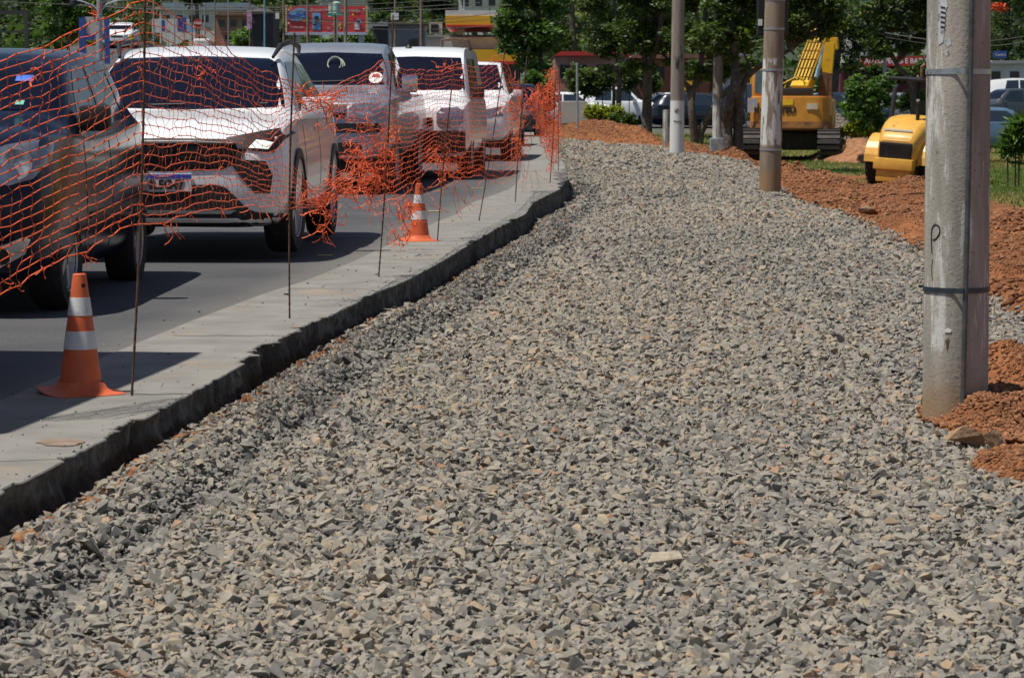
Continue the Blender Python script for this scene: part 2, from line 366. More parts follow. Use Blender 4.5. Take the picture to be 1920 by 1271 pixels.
# broken edge line of the gutter slab
ey = axis((-4, 5, .3), (5, 30, .025), (30, 75, .12), (75, 150, .5))
jag = .004*fbm(ey*1.3, ey*0+1.7, 2) + .004*fbm(ey*16, ey*0+3.7, 3)
_r = np.random.default_rng(12)
for _k in range(110):
    _c = 5 + 50*_r.random()**1.2; _w = _r.uniform(.03, .11) if _k % 9 else _r.uniform(.15, .3); jag = jag - (_r.uniform(.005, .03) if _k % 9 else .05)*(np.abs(ey-_c) < _w)*(.6 + .8*np.abs(fbm(ey*23, ey*0+_k, 2)))
tops = np.array([edge_x(y) for y in ey]) + jag
V = []; Fc = []; nrow = 0
for i, y in enumerate(ey):
    zr = zroad(0, float(y)); x1 = tops[i]; x0 = bound_x(y) - .05
    V += [(x0, y, zr + .003), (x0 + (x1-x0)*.5, y, zr + .003), (x1 - .004, y, zr + .003), (x1, y, zr - .002)]
n = 4
for i in range(len(ey)-1):
    for k in range(3): Fc.append((i*n+k, i*n+k+1, (i+1)*n+k+1, (i+1)*n+k))
tag(link('gutter', npmesh('gutter', np.array(V), np.array(Fc)), None, [M_conc], False), kind='structure')
V = []; Fc = []; K = 7
for i, y in enumerate(ey):
    zr = zroad(0, float(y)); zb = float(zgrav(edge_x(y)+.05, y)) - .10
    for k in range(K):
        t = k/(K-1); und = -.012*math.sin(t*PI) + (.05*t*t) + (.045*float(fbm(np.array(y*9.), np.array(t*5.), 3)) if k else 0)*(.6 + t)
        V.append((tops[i] + und*(k > 0), y, (zr - .002)*(1-t) + zb*t))
for i in range(len(ey)-1):
    for k in range(K-1): Fc.append((i*K+k, i*K+k+1, (i+1)*K+k+1, (i+1)*K+k))
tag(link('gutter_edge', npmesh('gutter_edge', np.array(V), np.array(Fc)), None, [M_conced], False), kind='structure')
# road paint ticks and stains
M_yline = mat('worn yellow paint', (.55, .42, .16), .8, 0, .3, 20)
M_wline = mat('worn white paint', (.45, .45, .43), .8, 0, .3, 20)
M_stain = mat('red mud stain', (.23, .17, .125), .9, 0, .3, 12)
mb = MB()
for (a, b, w_) in ((609, 480, .16), (815, 397, .2), (895, 354, .22), (930, 330, .25)):
    p = G(a, b, zroad); mb.box(p.x-w_*.35, p.y-.05, p.z+.004, p.x+w_*.35, p.y+.05, p.z+.007)
mb.box(-9.05, 4, .006, -8.95, 14, .009)
tag(mb.build('road_marking', M_yline), kind='structure')
def blob(name, px, py, rx, ry_, m, dz, seed):
    p = G(px, py, zroad); pts = []
    for k in range(28):
        a = 2*PI*k/28; q = 1 + .5*float(fbm(np.array(math.cos(a)*1.3+seed), np.array(math.sin(a)*1.3), 3)); pts.append((p.x + rx*q*math.cos(a), p.y + ry_*q*math.sin(a)))
    b = MB(); b.add([(x, y, zroad(0, y)+dz) for x, y in pts], [tuple(range(28))]); return b.build(name, m)
for k, (a, b, c, d) in enumerate(((118, 831, .085, .10), (556, 615, .03, .05))):
    tag(blob('mud_stain', a, b, c, d, M_stain, .006 + .001*k, k*3.1), kind='structure')
# expansion joint across the gutter
M_crack = mat('dark joint', (.04, .038, .035), .95)
mb = MB()
for y in (11.2, 13.9, 17.2, 21.0, 25.5, 31):
    x1 = float(edge_x(y)); x0 = x1 - STRIP
    for k in range(8):
        a = x0 + (x1-x0)*k/8; c = x0 + (x1-x0)*(k+1)/8; o1 = .02*math.sin(k*2.1+y); o2 = .02*math.sin((k+1)*2.1+y); z = zroad(0, y) + .005
        mb.add([(a, y+o1, z), (c, y+o2, z), (c, y+o2+.012, z), (a, y+o1+.012, z)], [(0,1,2,3)])
tag(mb.build('slab_joint', M_crack), kind='structure')

# ------------------------------------------------------------------ gravel bed: base sheet and the stones
M_gbase = mat('gravel fines', (.15, .135, .11), .95, 0, .5, 25, bump=1, bscale=60, spec=.2)
gy = axis((3, 30, .12), (30, YEND, .5)); NG = 40
V = []; Fc = []
for y in gy:
    a = float(edge_x(y)) + .01; b = float(grav_x(y)) + .06
    for k in range(NG+1):
        x = a + (b-a)*k/NG; V.append((x, y, float(zgrav(x, y)) - .022 - .05*(k == NG)))
n = NG+1
for i in range(len(gy)-1):
    for k in range(NG): Fc.append((i*n+k, i*n+k+1, (i+1)*n+k+1, (i+1)*n+k))
tag(link('gravel_bed', npmesh('gravel_bed', np.array(V), np.array(Fc)), None, [M_gbase]), kind='structure')

def rock_templates(K, seed, n=9):
    r = np.random.default_rng(seed); out = []
    for _ in range(K):
        b = bmesh.new(); p = r.normal(size=(n, 3)); p /= np.linalg.norm(p, axis=1)[:, None]; p *= (.85 + .4*r.random((n, 1)))
        for q in p: b.verts.new(q)
        bmesh.ops.convex_hull(b, input=b.verts[:]); bmesh.ops.delete(b, geom=[v for v in b.verts if not v.link_faces], context='VERTS')
        bmesh.ops.triangulate(b, faces=b.faces[:]); b.verts.index_update()
        out.append((np.array([v.co[:] for v in b.verts]), np.array([[v.index for v in f.verts] for f in b.faces]))); b.free()
    return out
ROCKS = rock_templates(26, 5); CLODS = rock_templates(14, 9, 18)
def scatter(name, X, Y, Z, size, m, tone, flat=(.35, .75), tilt=.5, parent=None, elong=(1, 1.7), ROCKS=ROCKS, smooth=False):
    r = np.random.default_rng(len(X)); N_ = len(X); t = r.integers(0, len(ROCKS), N_)
    sx = size*r.uniform(*elong, N_)*.5; sy = size*.5*r.uniform(.7, 1.1, N_); sz = size*.5*r.uniform(*flat, N_)
    az = r.uniform(0, 2*PI, N_); tl = r.normal(0, tilt, N_); ta = r.uniform(0, 2*PI, N_)
    ca, sa = np.cos(az), np.sin(az)
    Rz = np.zeros((N_, 3, 3)); Rz[:,0,0] = ca; Rz[:,0,1] = -sa; Rz[:,1,0] = sa; Rz[:,1,1] = ca; Rz[:,2,2] = 1
    ux, uy = np.cos(ta), np.sin(ta); c, s = np.cos(tl), np.sin(tl); C1 = 1-c
    Rt = np.zeros((N_, 3, 3)); Rt[:,0,0] = c+ux*ux*C1; Rt[:,0,1] = ux*uy*C1; Rt[:,0,2] = uy*s; Rt[:,1,0] = ux*uy*C1; Rt[:,1,1] = c+uy*uy*C1; Rt[:,1,2] = -ux*s; Rt[:,2,0] = -uy*s; Rt[:,2,1] = ux*s; Rt[:,2,2] = c
    R = Rt @ Rz; VV = []; FF = []; TT = []; off = 0
    for k, (v, f) in enumerate(ROCKS):
        idx = np.nonzero(t == k)[0]
        if not len(idx): continue
        w_ = v[None]*np.stack([sx[idx], sy[idx], sz[idx]], 1)[:, None, :]
        w_ = np.einsum('nij,nkj->nki', R[idx], w_) + np.stack([X[idx], Y[idx], Z[idx]], 1)[:, None, :]
        VV.append(w_.reshape(-1, 3)); nv = len(v)
        FF.append((f[None] + (np.arange(len(idx))*nv)[:, None, None]).reshape(-1, 3) + off); TT.append(np.repeat(tone[idx], len(f))); off += nv*len(idx)
    me = npmesh(name, np.concatenate(VV), np.concatenate(FF), np.concatenate(TT)); return link(name, me, parent, [m], smooth)
M_stone = attr_mat('crushed stone', [(0, (.08, .078, .075)), (.12, (.15, .145, .135)), (.36, (.222, .209, .186)), (.6, (.283, .257, .213)), (.82, (.33, .277, .2)), (.93, (.34, .24, .16)), (1, (.33, .19, .115))], .9, bump=.15, bscale=45, noise_mix=.45)
def gravel():
    X = []; Y = []; SZ = []; r = RNG
    for y0, y1, dens, sz in ((4.5, 8, 4300, .0228), (8, 13, 3800, .0238), (13, 20, 2700, .0265), (20, 32, 1600, .0315), (32, 55, 800, .041), (55, 95, 260, .065), (95, YEND-.5, 90, .10)):
        lo = lambda y: np.maximum(edge_x(y), -y*.2 - .5); hi = lambda y: np.minimum(grav_x(y), y*.2 + .5)
        A = 9*(y1-y0); n_ = int(A*dens); x = r.uniform(-2.5, 6.5, n_); y = r.uniform(y0, y1, n_)
        k = (x > lo(y) + .02 + .05*r.random(n_)) & (x < hi(y) + .12*r.normal(size=n_)*(1-.3)) ; X.append(x[k]); Y.append(y[k]); SZ.append(sz*np.minimum(np.exp(r.normal(0, .36, k.sum())), 1.9))
    X = np.concatenate(X); Y = np.concatenate(Y); s = np.concatenate(SZ)
    big = r.random(len(X)) < .0012; s = np.where(big, s*1.6, s)
    # thinner cover in the ditch by the slab, where soil shows
    d = X - edge_x(Y); keep = (d > .16) | (r.random(len(X)) < .35); X, Y, s = X[keep], Y[keep], s[keep]
    Z = zgrav(X, Y) + (r.random(len(X)) - .45)*.6*s
    tone = np.clip(.52 + .2*r.normal(size=len(X)) + .28*fbm(X*.35+4, Y*.22, 3) + .10*fbm(X*3, Y*1.5, 2), 0, .88)
    rare = r.random(len(X)) < .012 + .035*(fbm(X*.7+9, Y*.5, 2) > .25); tone = np.where(rare, .9 + .1*r.random(len(X)), tone)
    d = X - edge_x(Y); rut = np.exp(-((d - .42 - .05*fbm(Y*.6, Y*0+2, 2))/.1)**2); tone = tone*(1 - .42*rut*(tone < .89))
    print('stones', len(X)); return scatter('gravel', X, Y, Z, s*1.12, M_stone, tone, tilt=.7, flat=(.5, 1.05), elong=(1, 1.6))
tag(gravel(), 'grey and tan crushed stone spread over the excavated lane', 'gravel', kind='stuff')
# soil showing in the ditch under the slab
M_clod = attr_mat('soil clods', [(0, (.13, .05, .02)), (.5, (.26, .108, .044)), (1, (.36, .185, .09))], .95, bump=.8, bscale=50, noise_mix=.8)
def clods(name, n, fx, fy, fz, size, label, tone0=.5):
    u = RNG.random(n); X = fx(u, RNG.random(n)); Y = fy(u); s = size*np.minimum(np.exp(RNG.normal(0, .5, n)), 2.4); Z = fz(X, Y) + s*.05
    o = scatter(name, X, Y, Z, s, M_clod, np.clip(tone0 + .25*RNG.normal(size=n), 0, 1), flat=(.6, 1), elong=(1, 1.3), ROCKS=CLODS, smooth=True); return tag(o, label, 'soil', kind='stuff')
clods('ditch_soil', 2600, lambda u, w_: edge_x(6 + 26*u**1.5) + .06 + .17*w_ - .05, lambda u: 6 + 26*u**1.5, lambda x, y: zgrav(x, y) - .01, .028, 'crumbs of red soil in the ditch under the broken slab')
clods('loose_soil', 22000, lambda u, w_: grav_x(14 + 72*u**1.4) + .05 + 2.6*w_**1.5, lambda u: 14 + 72*u**1.4, zground, .028, 'clods of red soil along the right side of the gravel')
_q = G(1880, 800, lambda x, y: float(zgrav0(y)))
clods('pole_soil', 7500, lambda u, w_: _q.x + .05 + (w_-.5)*.74*np.sqrt(1 - (2*u-1)**2), lambda u: _q.y + .15 + (2*u-1)*.75, lambda x, y: zgrav(x, y) + .012 + .13*np.exp(-((x-_q.x-.05)/.25)**2 - ((y-_q.y-.2)/.5)**2), .0125, 'loose crumbs of red soil round the foot of the big pole')
_n = 700; _y = 6 + 30*RNG.random(_n)**1.4; _x = edge_x(_y) - .01 - .9*RNG.random(_n)**2.2
tag(scatter('loose_stones', _x, _y, np.array([zroad(0, float(a)) for a in _y]) + .006, .009*np.exp(RNG.normal(0, .5, _n)), M_stone, np.clip(.4 + .2*RNG.normal(size=_n), 0, .9)), 'small loose stones and crumbs lying on the gutter slab', 'gravel', kind='stuff')
# flat embedded pale slab in the gravel and brown rocks beside the pole
def rock(name, px, py, zf, dims, m, label, rz=0, k=0, group=None):
    p = G(px, py, zf); v, f = ROCKS[k]; v = v*np.array(dims)*.5; c, s = math.cos(rz), math.sin(rz); v = v @ np.array([[c, s, 0], [-s, c, 0], [0, 0, 1]])
    me = npmesh(name, v + np.array([0, 0, dims[2]*.42]), f); o = link(name, me, None, [m], False); o.location = (p.x, p.y, float(zf(p.x, p.y)) if callable(zf) else zf); return tag(o, label, 'rock', group)
M_rockt = mat('tan rock', (.36, .31, .23), .9, 0, .25, 30, bump=.5, bscale=60)
M_rockb = mat('brown rock', (.27, .17, .10), .9, 0, .3, 20, bump=.6, bscale=40)
zg = lambda x, y: float(zgrav(x, y))
rock('flat_rock', 1232, 1066, zg, (.17, .09, .065), M_rockt, 'largest pale tan flat stone lying on the gravel', .4, 3)
rock('rock', 1812, 842, zg, (.16, .12, .10), M_rockb, 'brown rock at the foot of the big pole, left of two', .1, 5)
rock('rock', 1862, 850, zg, (.15, .11, .11), M_rockb, 'brown rock at the foot of the big pole, right of two', 1.1, 9)
rock('rock', 1632, 410, zground, (.3, .3, .18), M_rockb, 'reddish rock on the soil between the gravel and the roller', .3, 11)
rock('rock', 1455, 360, zground, (.42, .3, .1), M_rockt, 'pale flat rock at the base of the traffic signal pole', .3, 14)

# ------------------------------------------------------------------ soil heaps
M_heapgrav = mat('grey gravel heap', (.17, .13, .10), .95, 0, .5, 40, bump=1, bscale=90)
def mound(name, cx, cy, rx, ry_, h, m, label, cat='soil pile', rz=0, rough=.25, nr=40, na=96, seed=0, p=1.3, base=None, clod=0):
    V = [(0, 0, 0)]; c, s = math.cos(rz), math.sin(rz); z0 = float(zground(cx, cy))
    for i in range(1, nr+1):
        t = i/nr
        for k in range(na):
            a = 2*PI*k/na; q = 1 + .28*float(fbm(np.array(math.cos(a)*1.2+seed), np.array(math.sin(a)*1.2+seed), 3))
            x, y = rx*t*q*math.cos(a), ry_*t*q*math.sin(a); V.append((c*x - s*y, s*x + c*y, t))
    V = np.array(V); t = V[:, 2].copy(); wx = V[:, 0] + cx; wy = V[:, 1] + cy
    hh = h*(1 - t**p)*(1 + rough*2*fbm(wx*1.3/max(rx, .3)+seed, wy*1.3/max(ry_, .3), 4)) + rough*.35*h*fbm(wx*9/max(rx, .6), wy*9/max(rx, .6), 3)*(1-t**4)
    hh = hh + rough*.10*(fbm(wx*5, wy*4, 4) + .5*fbm(wx*17, wy*15, 3))*(1-t**3)*min(1, h*4)
    g = zground(wx, wy) if base is None else base(wx, wy); V[:, 2] = g + np.maximum(hh, -.02) - .06*(t > .97) - z0
    Fc = [(0, 1+k, 1+(k+1) % na) for k in range(na)]
    for i in range(nr-1):
        for k in range(na):
            a = 1+i*na+k; b = 1+i*na+(k+1) % na; Fc += [(a, a+na, b+na), (a, b+na, b)]
    o = link(name, npmesh(name, V, np.array(Fc)), None, [m]); o.location = (cx, cy, z0)
    if m in (M_soil, M_heapgrav):
        nc = int(1500 + 900*rx*ry_ if cy > 30 else 3600); nc = min(nc, 9000); i_ = RNG.integers(0, len(V) - na, nc); j_ = np.minimum(i_ + na, len(V)-1); u_ = RNG.random((nc, 1)); q_ = V[i_]*(1-u_) + V[j_]*u_; sz_ = (.011 if cy < 30 else .034)*np.minimum(np.exp(RNG.normal(0, .6, nc)), 2.3)
        k_ = q_[:, 2] > -9; tag(scatter('clods', q_[k_, 0], q_[k_, 1], q_[k_, 2] + .1*sz_[k_], sz_[k_], M_clod if m is M_soil else M_stone, np.clip(.45 + .25*RNG.normal(size=k_.sum()), 0, .9), flat=(.6, 1), elong=(1, 1.3), ROCKS=CLODS, smooth=True, parent=o), kind='stuff')
    return tag(o, label, cat)
def zg2(x, y): return np.where(x < grav_x(y), zgrav(x, y) - .02, zground(x, y))
q = G(1900, 775, zg)
mound('dirt_pile', q.x + .2, q.y + .6, .5, .6, .22, M_soil, 'mound of red soil just right of the big pole base', seed=2.2, rough=.3, p=1.8, base=zgrav)
q = G(1850, 800, zg); mound('dirt_pile', q.x, q.y, .24, .55, .12, M_soil, 'thin spill of red soil wrapped round the big pole base', seed=5.2, rough=.5, base=zgrav)
q = G(1925, 880, zg); mound('dirt_pile', q.x + .03, q.y, .25, .6, .10, M_soil, 'low patch of soil at the right edge in front of the big pole', seed=8.2, rough=.6, base=zgrav)
mound('dirt_pile', 3.0, 94, 1.35, 11, .60, M_soil, 'long berm of red soil at the far end of the gravel below the trees', seed=1.1, rz=.11, rough=.22, p=3, nr=44, na=130)
mound('dirt_pile', 1.7, 104, 1.3, 4, .5, M_soil, 'lower left end of the red berm beside the torn mesh', seed=3.1, rough=.4, rz=-.2)
mound('dirt_pile', 5.3, 81, .9, 3, .30, M_soil, 'low red mound between the white based pole and the thin pole', seed=4.1, rough=.5)
mound('dirt_pile', 5.9, 74, .7, 2.2, .30, M_soil, 'red soil round the foot of the forked tree trunk', seed=6.1, rough=.5)
mound('dirt_pile', 11.0, 87, 1.5, 2.6, .8, M_soilb, 'smooth orange soil heap between the excavator track and the roller', seed=7.1, rough=.12)
mound('gravel_heap', 11.0, 97, 1.7, 3, 1.6, M_heapgrav, 'grey brown cone of gravel behind the excavator', 'gravel heap', seed=9.1, rough=.1, p=1.0)
for k, (a, b, r_, h) in enumerate(((1500, 330, .9, .25), (1560, 350, .7, .16), (1700, 352, .8, .22), (1600, 395, .7, .12), (1690, 430, .6, .12), (1885, 430, .45, .18), (1900, 520, .5, .1))):
    q = G(a, b, lambda x, y: float(zground(x, y)))
    mound('dirt_pile', q.x, q.y, r_, r_*2, h, M_soil, ['rough soil lump just right of the traffic signal pole', 'low soil lump in front of the excavator', 'soil lump under the roller bumper', 'flat soil lump in the middle of the red strip', 'soil lump close left of the big pole', 'crumbly soil lump on the grass edge right of the big pole', 'flat soil lump below the grass right of the big pole'][k], seed=k*2.7, rough=.6)
# ------------------------------------------------------------------ vehicles
def pch(xs, ys, x):
    """monotone cubic"""
    xs = np.array(xs, float); ys = np.array(ys, float); h = np.diff(xs); d = np.diff(ys)/h; m = np.zeros(len(xs))
    for i in range(1, len(xs)-1):
        m[i] = 0 if d[i-1]*d[i] <= 0 else 2/(1/d[i-1] + 1/d[i])
    m[0] = d[0]; m[-1] = d[-1]
    i = np.clip(np.searchsorted(xs, x) - 1, 0, len(xs)-2); t = (x - xs[i])/h[i]
    return (2*t**3-3*t**2+1)*ys[i] + (t**3-2*t**2+t)*h[i]*m[i] + (-2*t**3+3*t**2)*ys[i+1] + (t**3-t**2)*h[i]*m[i+1]
def catmull(pts, n):
    pts = [np.array(p, float) for p in pts]; L_ = [pts[0]*2-pts[1]] + pts + [pts[-1]*2-pts[-2]]; out = []; m = len(pts)-1
    for q in range(n):
        u = q/(n-1)*m; i = min(int(u), m-1); t = u - i; a, b, c, d = L_[i:i+4]
        out.append(.5*((2*b) + (c-a)*t + (2*a-5*b+4*c-d)*t*t + (3*b-a-3*c+d)*t**3))
    return out
def body_mesh(st, L, wheels, wr, ww, m, root, nst=60, NS=27):
    """st: rows (y, zbot, zbelt, ztop, wbot, wmax, wbelt, wtop), y=0 at the nose"""
    A = np.array(st, float); ys = np.concatenate([np.linspace(0, .35, 12)[:-1], np.linspace(.35, L-.3, nst), np.linspace(L-.3, L, 9)[1:]])
    rows = []; 
    for y in ys:
        zb, zl, zt, wb, wm, wl, wt = [float(pch(A[:,0], A[:,k], y)) for k in range(1, 8)]
        e = min(.085, .5*(zt-zl)); hh = zl-zb
        half = catmull([(0, zb), (wb*.8, zb), (wb, zb+.05), (wm*.995, zb+.3*hh), (wm, zb+.62*hh), (wl+.005, zl-.03), (wl-.02, zl+.01), (wt+(wl-wt)*.12, zt-e), (wt*.90, zt-.018), (wt*.5, zt-.002), (0, zt+.004)], NS)
        rows.append([(x, y-L/2, z) for x, z in half] + [(-x, y-L/2, z) for x, z in half[-2:0:-1]])
    n = len(rows[0]); vs = [p for r in rows for p in r]
    fs = [(i*n+k, (i+1)*n+k, (i+1)*n+(k+1) % n, i*n+(k+1) % n) for i in range(len(rows)-1) for k in range(n)]
    fs += [tuple(range(n)), tuple((len(rows)-1)*n+k for k in range(n))[::-1]]
    b = MB(); b.add(vs, fs); o = b.build('body', m, root, True)
    # cut the wheel arches
    cb = MB(); R = Matrix.Rotation(PI/2, 3, 'Y')
    for wy in wheels:
        for sx in (-1, 1): cb.lathe([(wr+.055, -.17), (wr+.055, .17)], 28, (sx*(A[:,5].max()-.02), wy-L/2, wr), R)
    c = cb.build('cut', m); md = o.modifiers.new('b', 'BOOLEAN'); md.operation = 'DIFFERENCE'; md.object = c; md.solver = 'EXACT'
    dg = bpy.context.evaluated_depsgraph_get(); me = bpy.data.meshes.new_from_object(o.evaluated_get(dg)); o.modifiers.clear()
    o.data = me; bpy.data.objects.remove(c); me.materials.clear(); me.materials.append(m)
    try: me.set_sharp_from_angle(angle=math.radians(38))
    except Exception: pass
    tree = BVHTree.FromPolygons([v.co[:] for v in me.vertices], [p.vertices[:] for p in me.polygons])
    return o, tree
def proj(name, poly, axis, tree, m, parent, off=.004, res=.05, thick=.012, smooth=True, holes=None):
    """panel cut to a front/side/rear outline and laid on the body"""
    P2 = [Vector(p) for p in poly]; n = len(P2); pts = []
    for i in range(n):
        a, b = P2[i], P2[(i+1) % n]; k = max(1, int((b-a).length/res))
        for j in range(k): pts.append(a.lerp(b, j/k))
    nb = len(pts); ed = [(i, (i+1) % nb) for i in range(nb)]
    xs_ = [p.x for p in pts]; ys_ = [p.y for p in pts]
    for i in range(int((max(xs_)-min(xs_))/res)+1):
        for j in range(int((max(ys_)-min(ys_))/res)+1):
            p = Vector((min(xs_)+(i+.5)*res, min(ys_)+(j+.5)*res))
            if min((p-q).length for q in pts[:nb]) > res*.45: pts.append(p)
    vs, _, fs, *_ = delaunay_2d_cdt(pts, ed, [list(range(nb))], 1, 1e-5)
    D = {'front': Vector((0,1,0)), 'rear': Vector((0,-1,0)), 'right': Vector((-1,0,0)), 'left': Vector((1,0,0)), 'top': Vector((0,0,-1))}[axis]
    out = []; ok = []
    for v in vs:
        o3 = {'front': (v.x, -9, v.y), 'rear': (v.x, 9, v.y), 'right': (9, v.x, v.y), 'left': (-9, v.x, v.y), 'top': (v.x, v.y, 9)}[axis]
        h, nn, *_ = tree.ray_cast(Vector(o3), D)
        ok.append(h is not None); out.append((h + (nn if nn.dot(D) < 0 else -nn)*off) if h is not None else Vector(o3))
    fs = [f for f in fs if all(ok[i] for i in f)]
    if not fs: return None
    mb = MB(); N_ = len(out); use = sorted({i for f in fs for i in f}); mp = {i: k for k, i in enumerate(use)}
    F2 = [tuple(mp[i] for i in f) for f in fs]; V2 = [out[i] for i in use]; K = len(V2)
    cnt = {}
    for f in F2:
        for a, b in zip(f, f[1:]+f[:1]): cnt[(a, b)] = 1
    bd = [e for e in cnt if (e[1], e[0]) not in cnt]
    mb.add(V2 + [v + D*thick for v in V2], F2 + [(a+K, b+K, b, a) for a, b in bd] + [tuple(i+K for i in f[::-1]) for f in F2])
    return mb.build(name, m, parent, smooth)
def wheel(root, x, y, r, w_, side, rim=M_rim, spokes=5, steer=0):
    R = Matrix.Rotation(steer, 3, 'Z') @ Matrix.Rotation(PI/2*side, 3, 'Y')
    b = MB(); q = r*.66; b.lathe([(q, -w_/2+.01), (r*.93, -w_/2), (r*.985, -w_/2+.025), (r, -w_/4), (r, w_/4), (r*.985, w_/2-.025), (r*.93, w_/2), (q+.008, w_/2-.004), (q-.02, w_/2-.02), (q-.03, 0)], 36, (x, y, r), R)
    ty = b.build('tyre', M_tyre, root, True)
    b = MB(); b.lathe([(q-.03, -.02), (q-.012, w_/2-.022), (q-.004, w_/2-.008), (q-.03, w_/2-.03), (q-.045, w_/2-.07), (.06, w_/2-.075), (.055, w_/2-.035), (.02, w_/2-.03)], 32, (x, y, r), R)
    for k in range(spokes):
        a = 2*PI*k/spokes; rr = Matrix.Rotation(a, 3, 'Z'); b.box(-.028, .04, w_/2-.065, .028, q-.02, w_/2-.028, R=R @ rr, at=(x, y, r))
    b.build('rim', rim, ty, True)
def mirror_x(poly): return [(-a, b) for a, b in poly][::-1]
def wing_mirror(root, x, y, z, s, m, w_=.2, h=.15):
    b = MB(); b.box(s*x, y-.05, z, s*(x+w_), y+.06, z+h, bev=.035); b.tube([(s*(x-.07), y+.03, z+.02), (s*(x+.05), y+.02, z+.04)], .025, 8)
    o = b.build('wing_mirror', m, root, True); b = MB(); b.box(s*(x+.02), y+.058, z+.02, s*(x+w_-.02), y+.064, z+h-.02); b.build('mirror_glass', M_chrome, o)
def plate(root, tree, x0, zc, chars, big=True, rear=False, w_=.40, h=.13):
    h0, *_ = tree.ray_cast(Vector((x0, -9, zc)), Vector((0, 1, 0))); y = h0.y - .018
    b = MB(); b.box(x0-w_/2, y, zc-h/2, x0+w_/2, y+.012, zc+h/2, bev=.004); p = b.build('number_plate', M_plate, root)
    b = MB(); b.box(x0-w_/2+.004, y-.002, zc+h/2-.032, x0+w_/2-.004, y+.002, zc+h/2-.003); b.build('plate_band', M_plateblue, p)
    if chars:
        text('plate_characters', chars, .092, M_ink, p, (x0, y-.003, zc-.017), sx=.90, bold=.004)
        text('plate_country', 'BRASIL', .024, M_whitept, p, (x0, y-.004, zc+h/2-.0175))
def car(name, loc, rz, label, cat, spec, group=None):
    L = spec['L']; root = empty(name, loc, rz, label, cat, group); paint = spec['paint']
    body, tree = body_mesh(spec['st'], L, spec['wheels'], spec['wr'], spec.get('ww', .2), paint, root)
    W = max(s[5] for s in spec['st'])
    for wy in spec['wheels']:
        for s in (-1, 1): wheel(root, s*(W-.005-spec.get('ww', .2)/2), wy-L/2, spec['wr'], spec.get('ww', .2), s, spec.get('rim', M_rim), steer=spec.get('steer', 0) if wy < L/2 else 0)
    if 'floor' not in spec:
        b = MB(); b.box(-W+.22, .5-L/2, spec['wr']*.62, W-.22, L-.5-L/2, spec['wr']+.15); b.build('underbody', M_trim, root)
    for key, ax in (('front', 'front'), ('rear', 'rear'), ('side', 'right')):
        for nm, poly, m, off, sym in spec.get(key, []):
            q = [(a - (L/2 if ax == 'right' else 0), b) for a, b in poly]
            par = root
            proj(nm, q, ax, tree, m, par, off, spec.get('res', .05))
            if sym: proj(nm, mirror_x(q) if ax != 'right' else q, ax if ax != 'right' else 'left', tree, m, par, off, spec.get('res', .05))
    for (x, y, z, w_, h) in spec.get('mirrors', []):
        for s in (-1, 1): wing_mirror(root, x, y-L/2, z, s, spec.get('mirror_mat', paint), w_, h)
    return root, tree, body
def st_hatch(L, H, W, hood=1.0, nose=.92, ws=1.0, belt=.95, roof0=1.7, roof1=3.2, zb=.2, tail=.9):
    """generic two box stations; ws = y where the windscreen begins"""
    w = W/2
    return [(0, zb+.08, nose*.72, nose*.78, w*.72, w*.80, w*.74, w*.62), (.06, zb+.03, nose*.82, nose*.9, w*.80, w*.89, w*.84, w*.70), (.2, zb, nose*.92, nose, w*.86, w*.96, w*.91, w*.76),
            (.5, zb, nose*.96, hood*.985, w*.9, w*.995, w*.94, w*.78), (ws-.15, zb, belt*.97, hood+.02, w*.92, w, w*.95, w*.80), (ws+.05, zb, belt, hood+.12, w*.92, w, w*.955, w*.80),
            ((ws+roof0)/2+.05, zb, belt, (hood+H)/2+.12, w*.92, w, w*.955, w*.74), (roof0, zb, belt+.01, H-.02, w*.92, w, w*.955, w*.70), ((roof0+roof1)/2, zb, belt+.03, H, w*.92, w, w*.955, w*.69),
            (roof1, zb, belt+.05, H-.05, w*.92, w, w*.95, w*.66), (L-.35, zb, belt+.05, (H+belt)/2+.05, w*.9, w*.98, w*.93, w*.66), (L-.12, zb+.03, belt*.97, belt+.08, w*.87, w*.95, w*.89, w*.68), (L, zb+.08, belt*.85, belt*.9, w*.8, w*.86, w*.8, w*.62)]
def generic(L=4.0, H=1.48, W=1.7, paint=M_grey, wr=.3, **k):
    st = st_hatch(L, H, W, **k); w = W/2; hood = k.get('hood', 1.0); ws = k.get('ws', 1.0); r0 = k.get('roof0', 1.7); r1 = k.get('roof1', 3.2); belt = k.get('belt', .95)
    n = k.get('nose', .92)
    return dict(L=L, st=st, wheels=(.78, L-.75), wr=wr, ww=.19, paint=paint, res=.09,
        front=[('windscreen', [(-w*.80, hood+.08), (w*.80, hood+.08), (w*.64, H-.07), (-w*.64, H-.07)], M_glass, .004, 0),
               ('headlight', [(w*.45, n*.70), (w*.86, n*.72), (w*.86, n*.88), (w*.5, n*.82)], M_lens, .006, 1), ('grille', [(-w*.4, n*.68), (w*.4, n*.68), (w*.42, n*.80), (-w*.42, n*.80)], M_trim, .006, 0),
               ('lower_grille', [(-w*.6, .28), (w*.6, .28), (w*.55, .42), (-w*.55, .42)], M_trim, .006, 0)],
        rear=[('rear_window', [(-w*.66, belt+.12), (w*.66, belt+.12), (w*.55, H-.12), (-w*.55, H-.12)], M_glass, .004, 0), ('tail_light', [(w*.66, belt*.72), (w*.86, belt*.72), (w*.84, belt*.98), (w*.68, belt*.98)], M_taill, .006, 1)],
        side=[('side_window', [(ws+.12, belt+.04), (r0+.55, belt+.05), (r0+.55, H-.11), (r0-.05, H-.12)], M_glass2, .004, 1), ('side_window', [(r0+.62, belt+.05), (r1-.1, belt+.07), (r1-.25, H-.13), (r0+.62, H-.11)], M_glass2, .004, 1)],
        mirrors=[(w-.03, ws+.25, belt, .17, .12)])
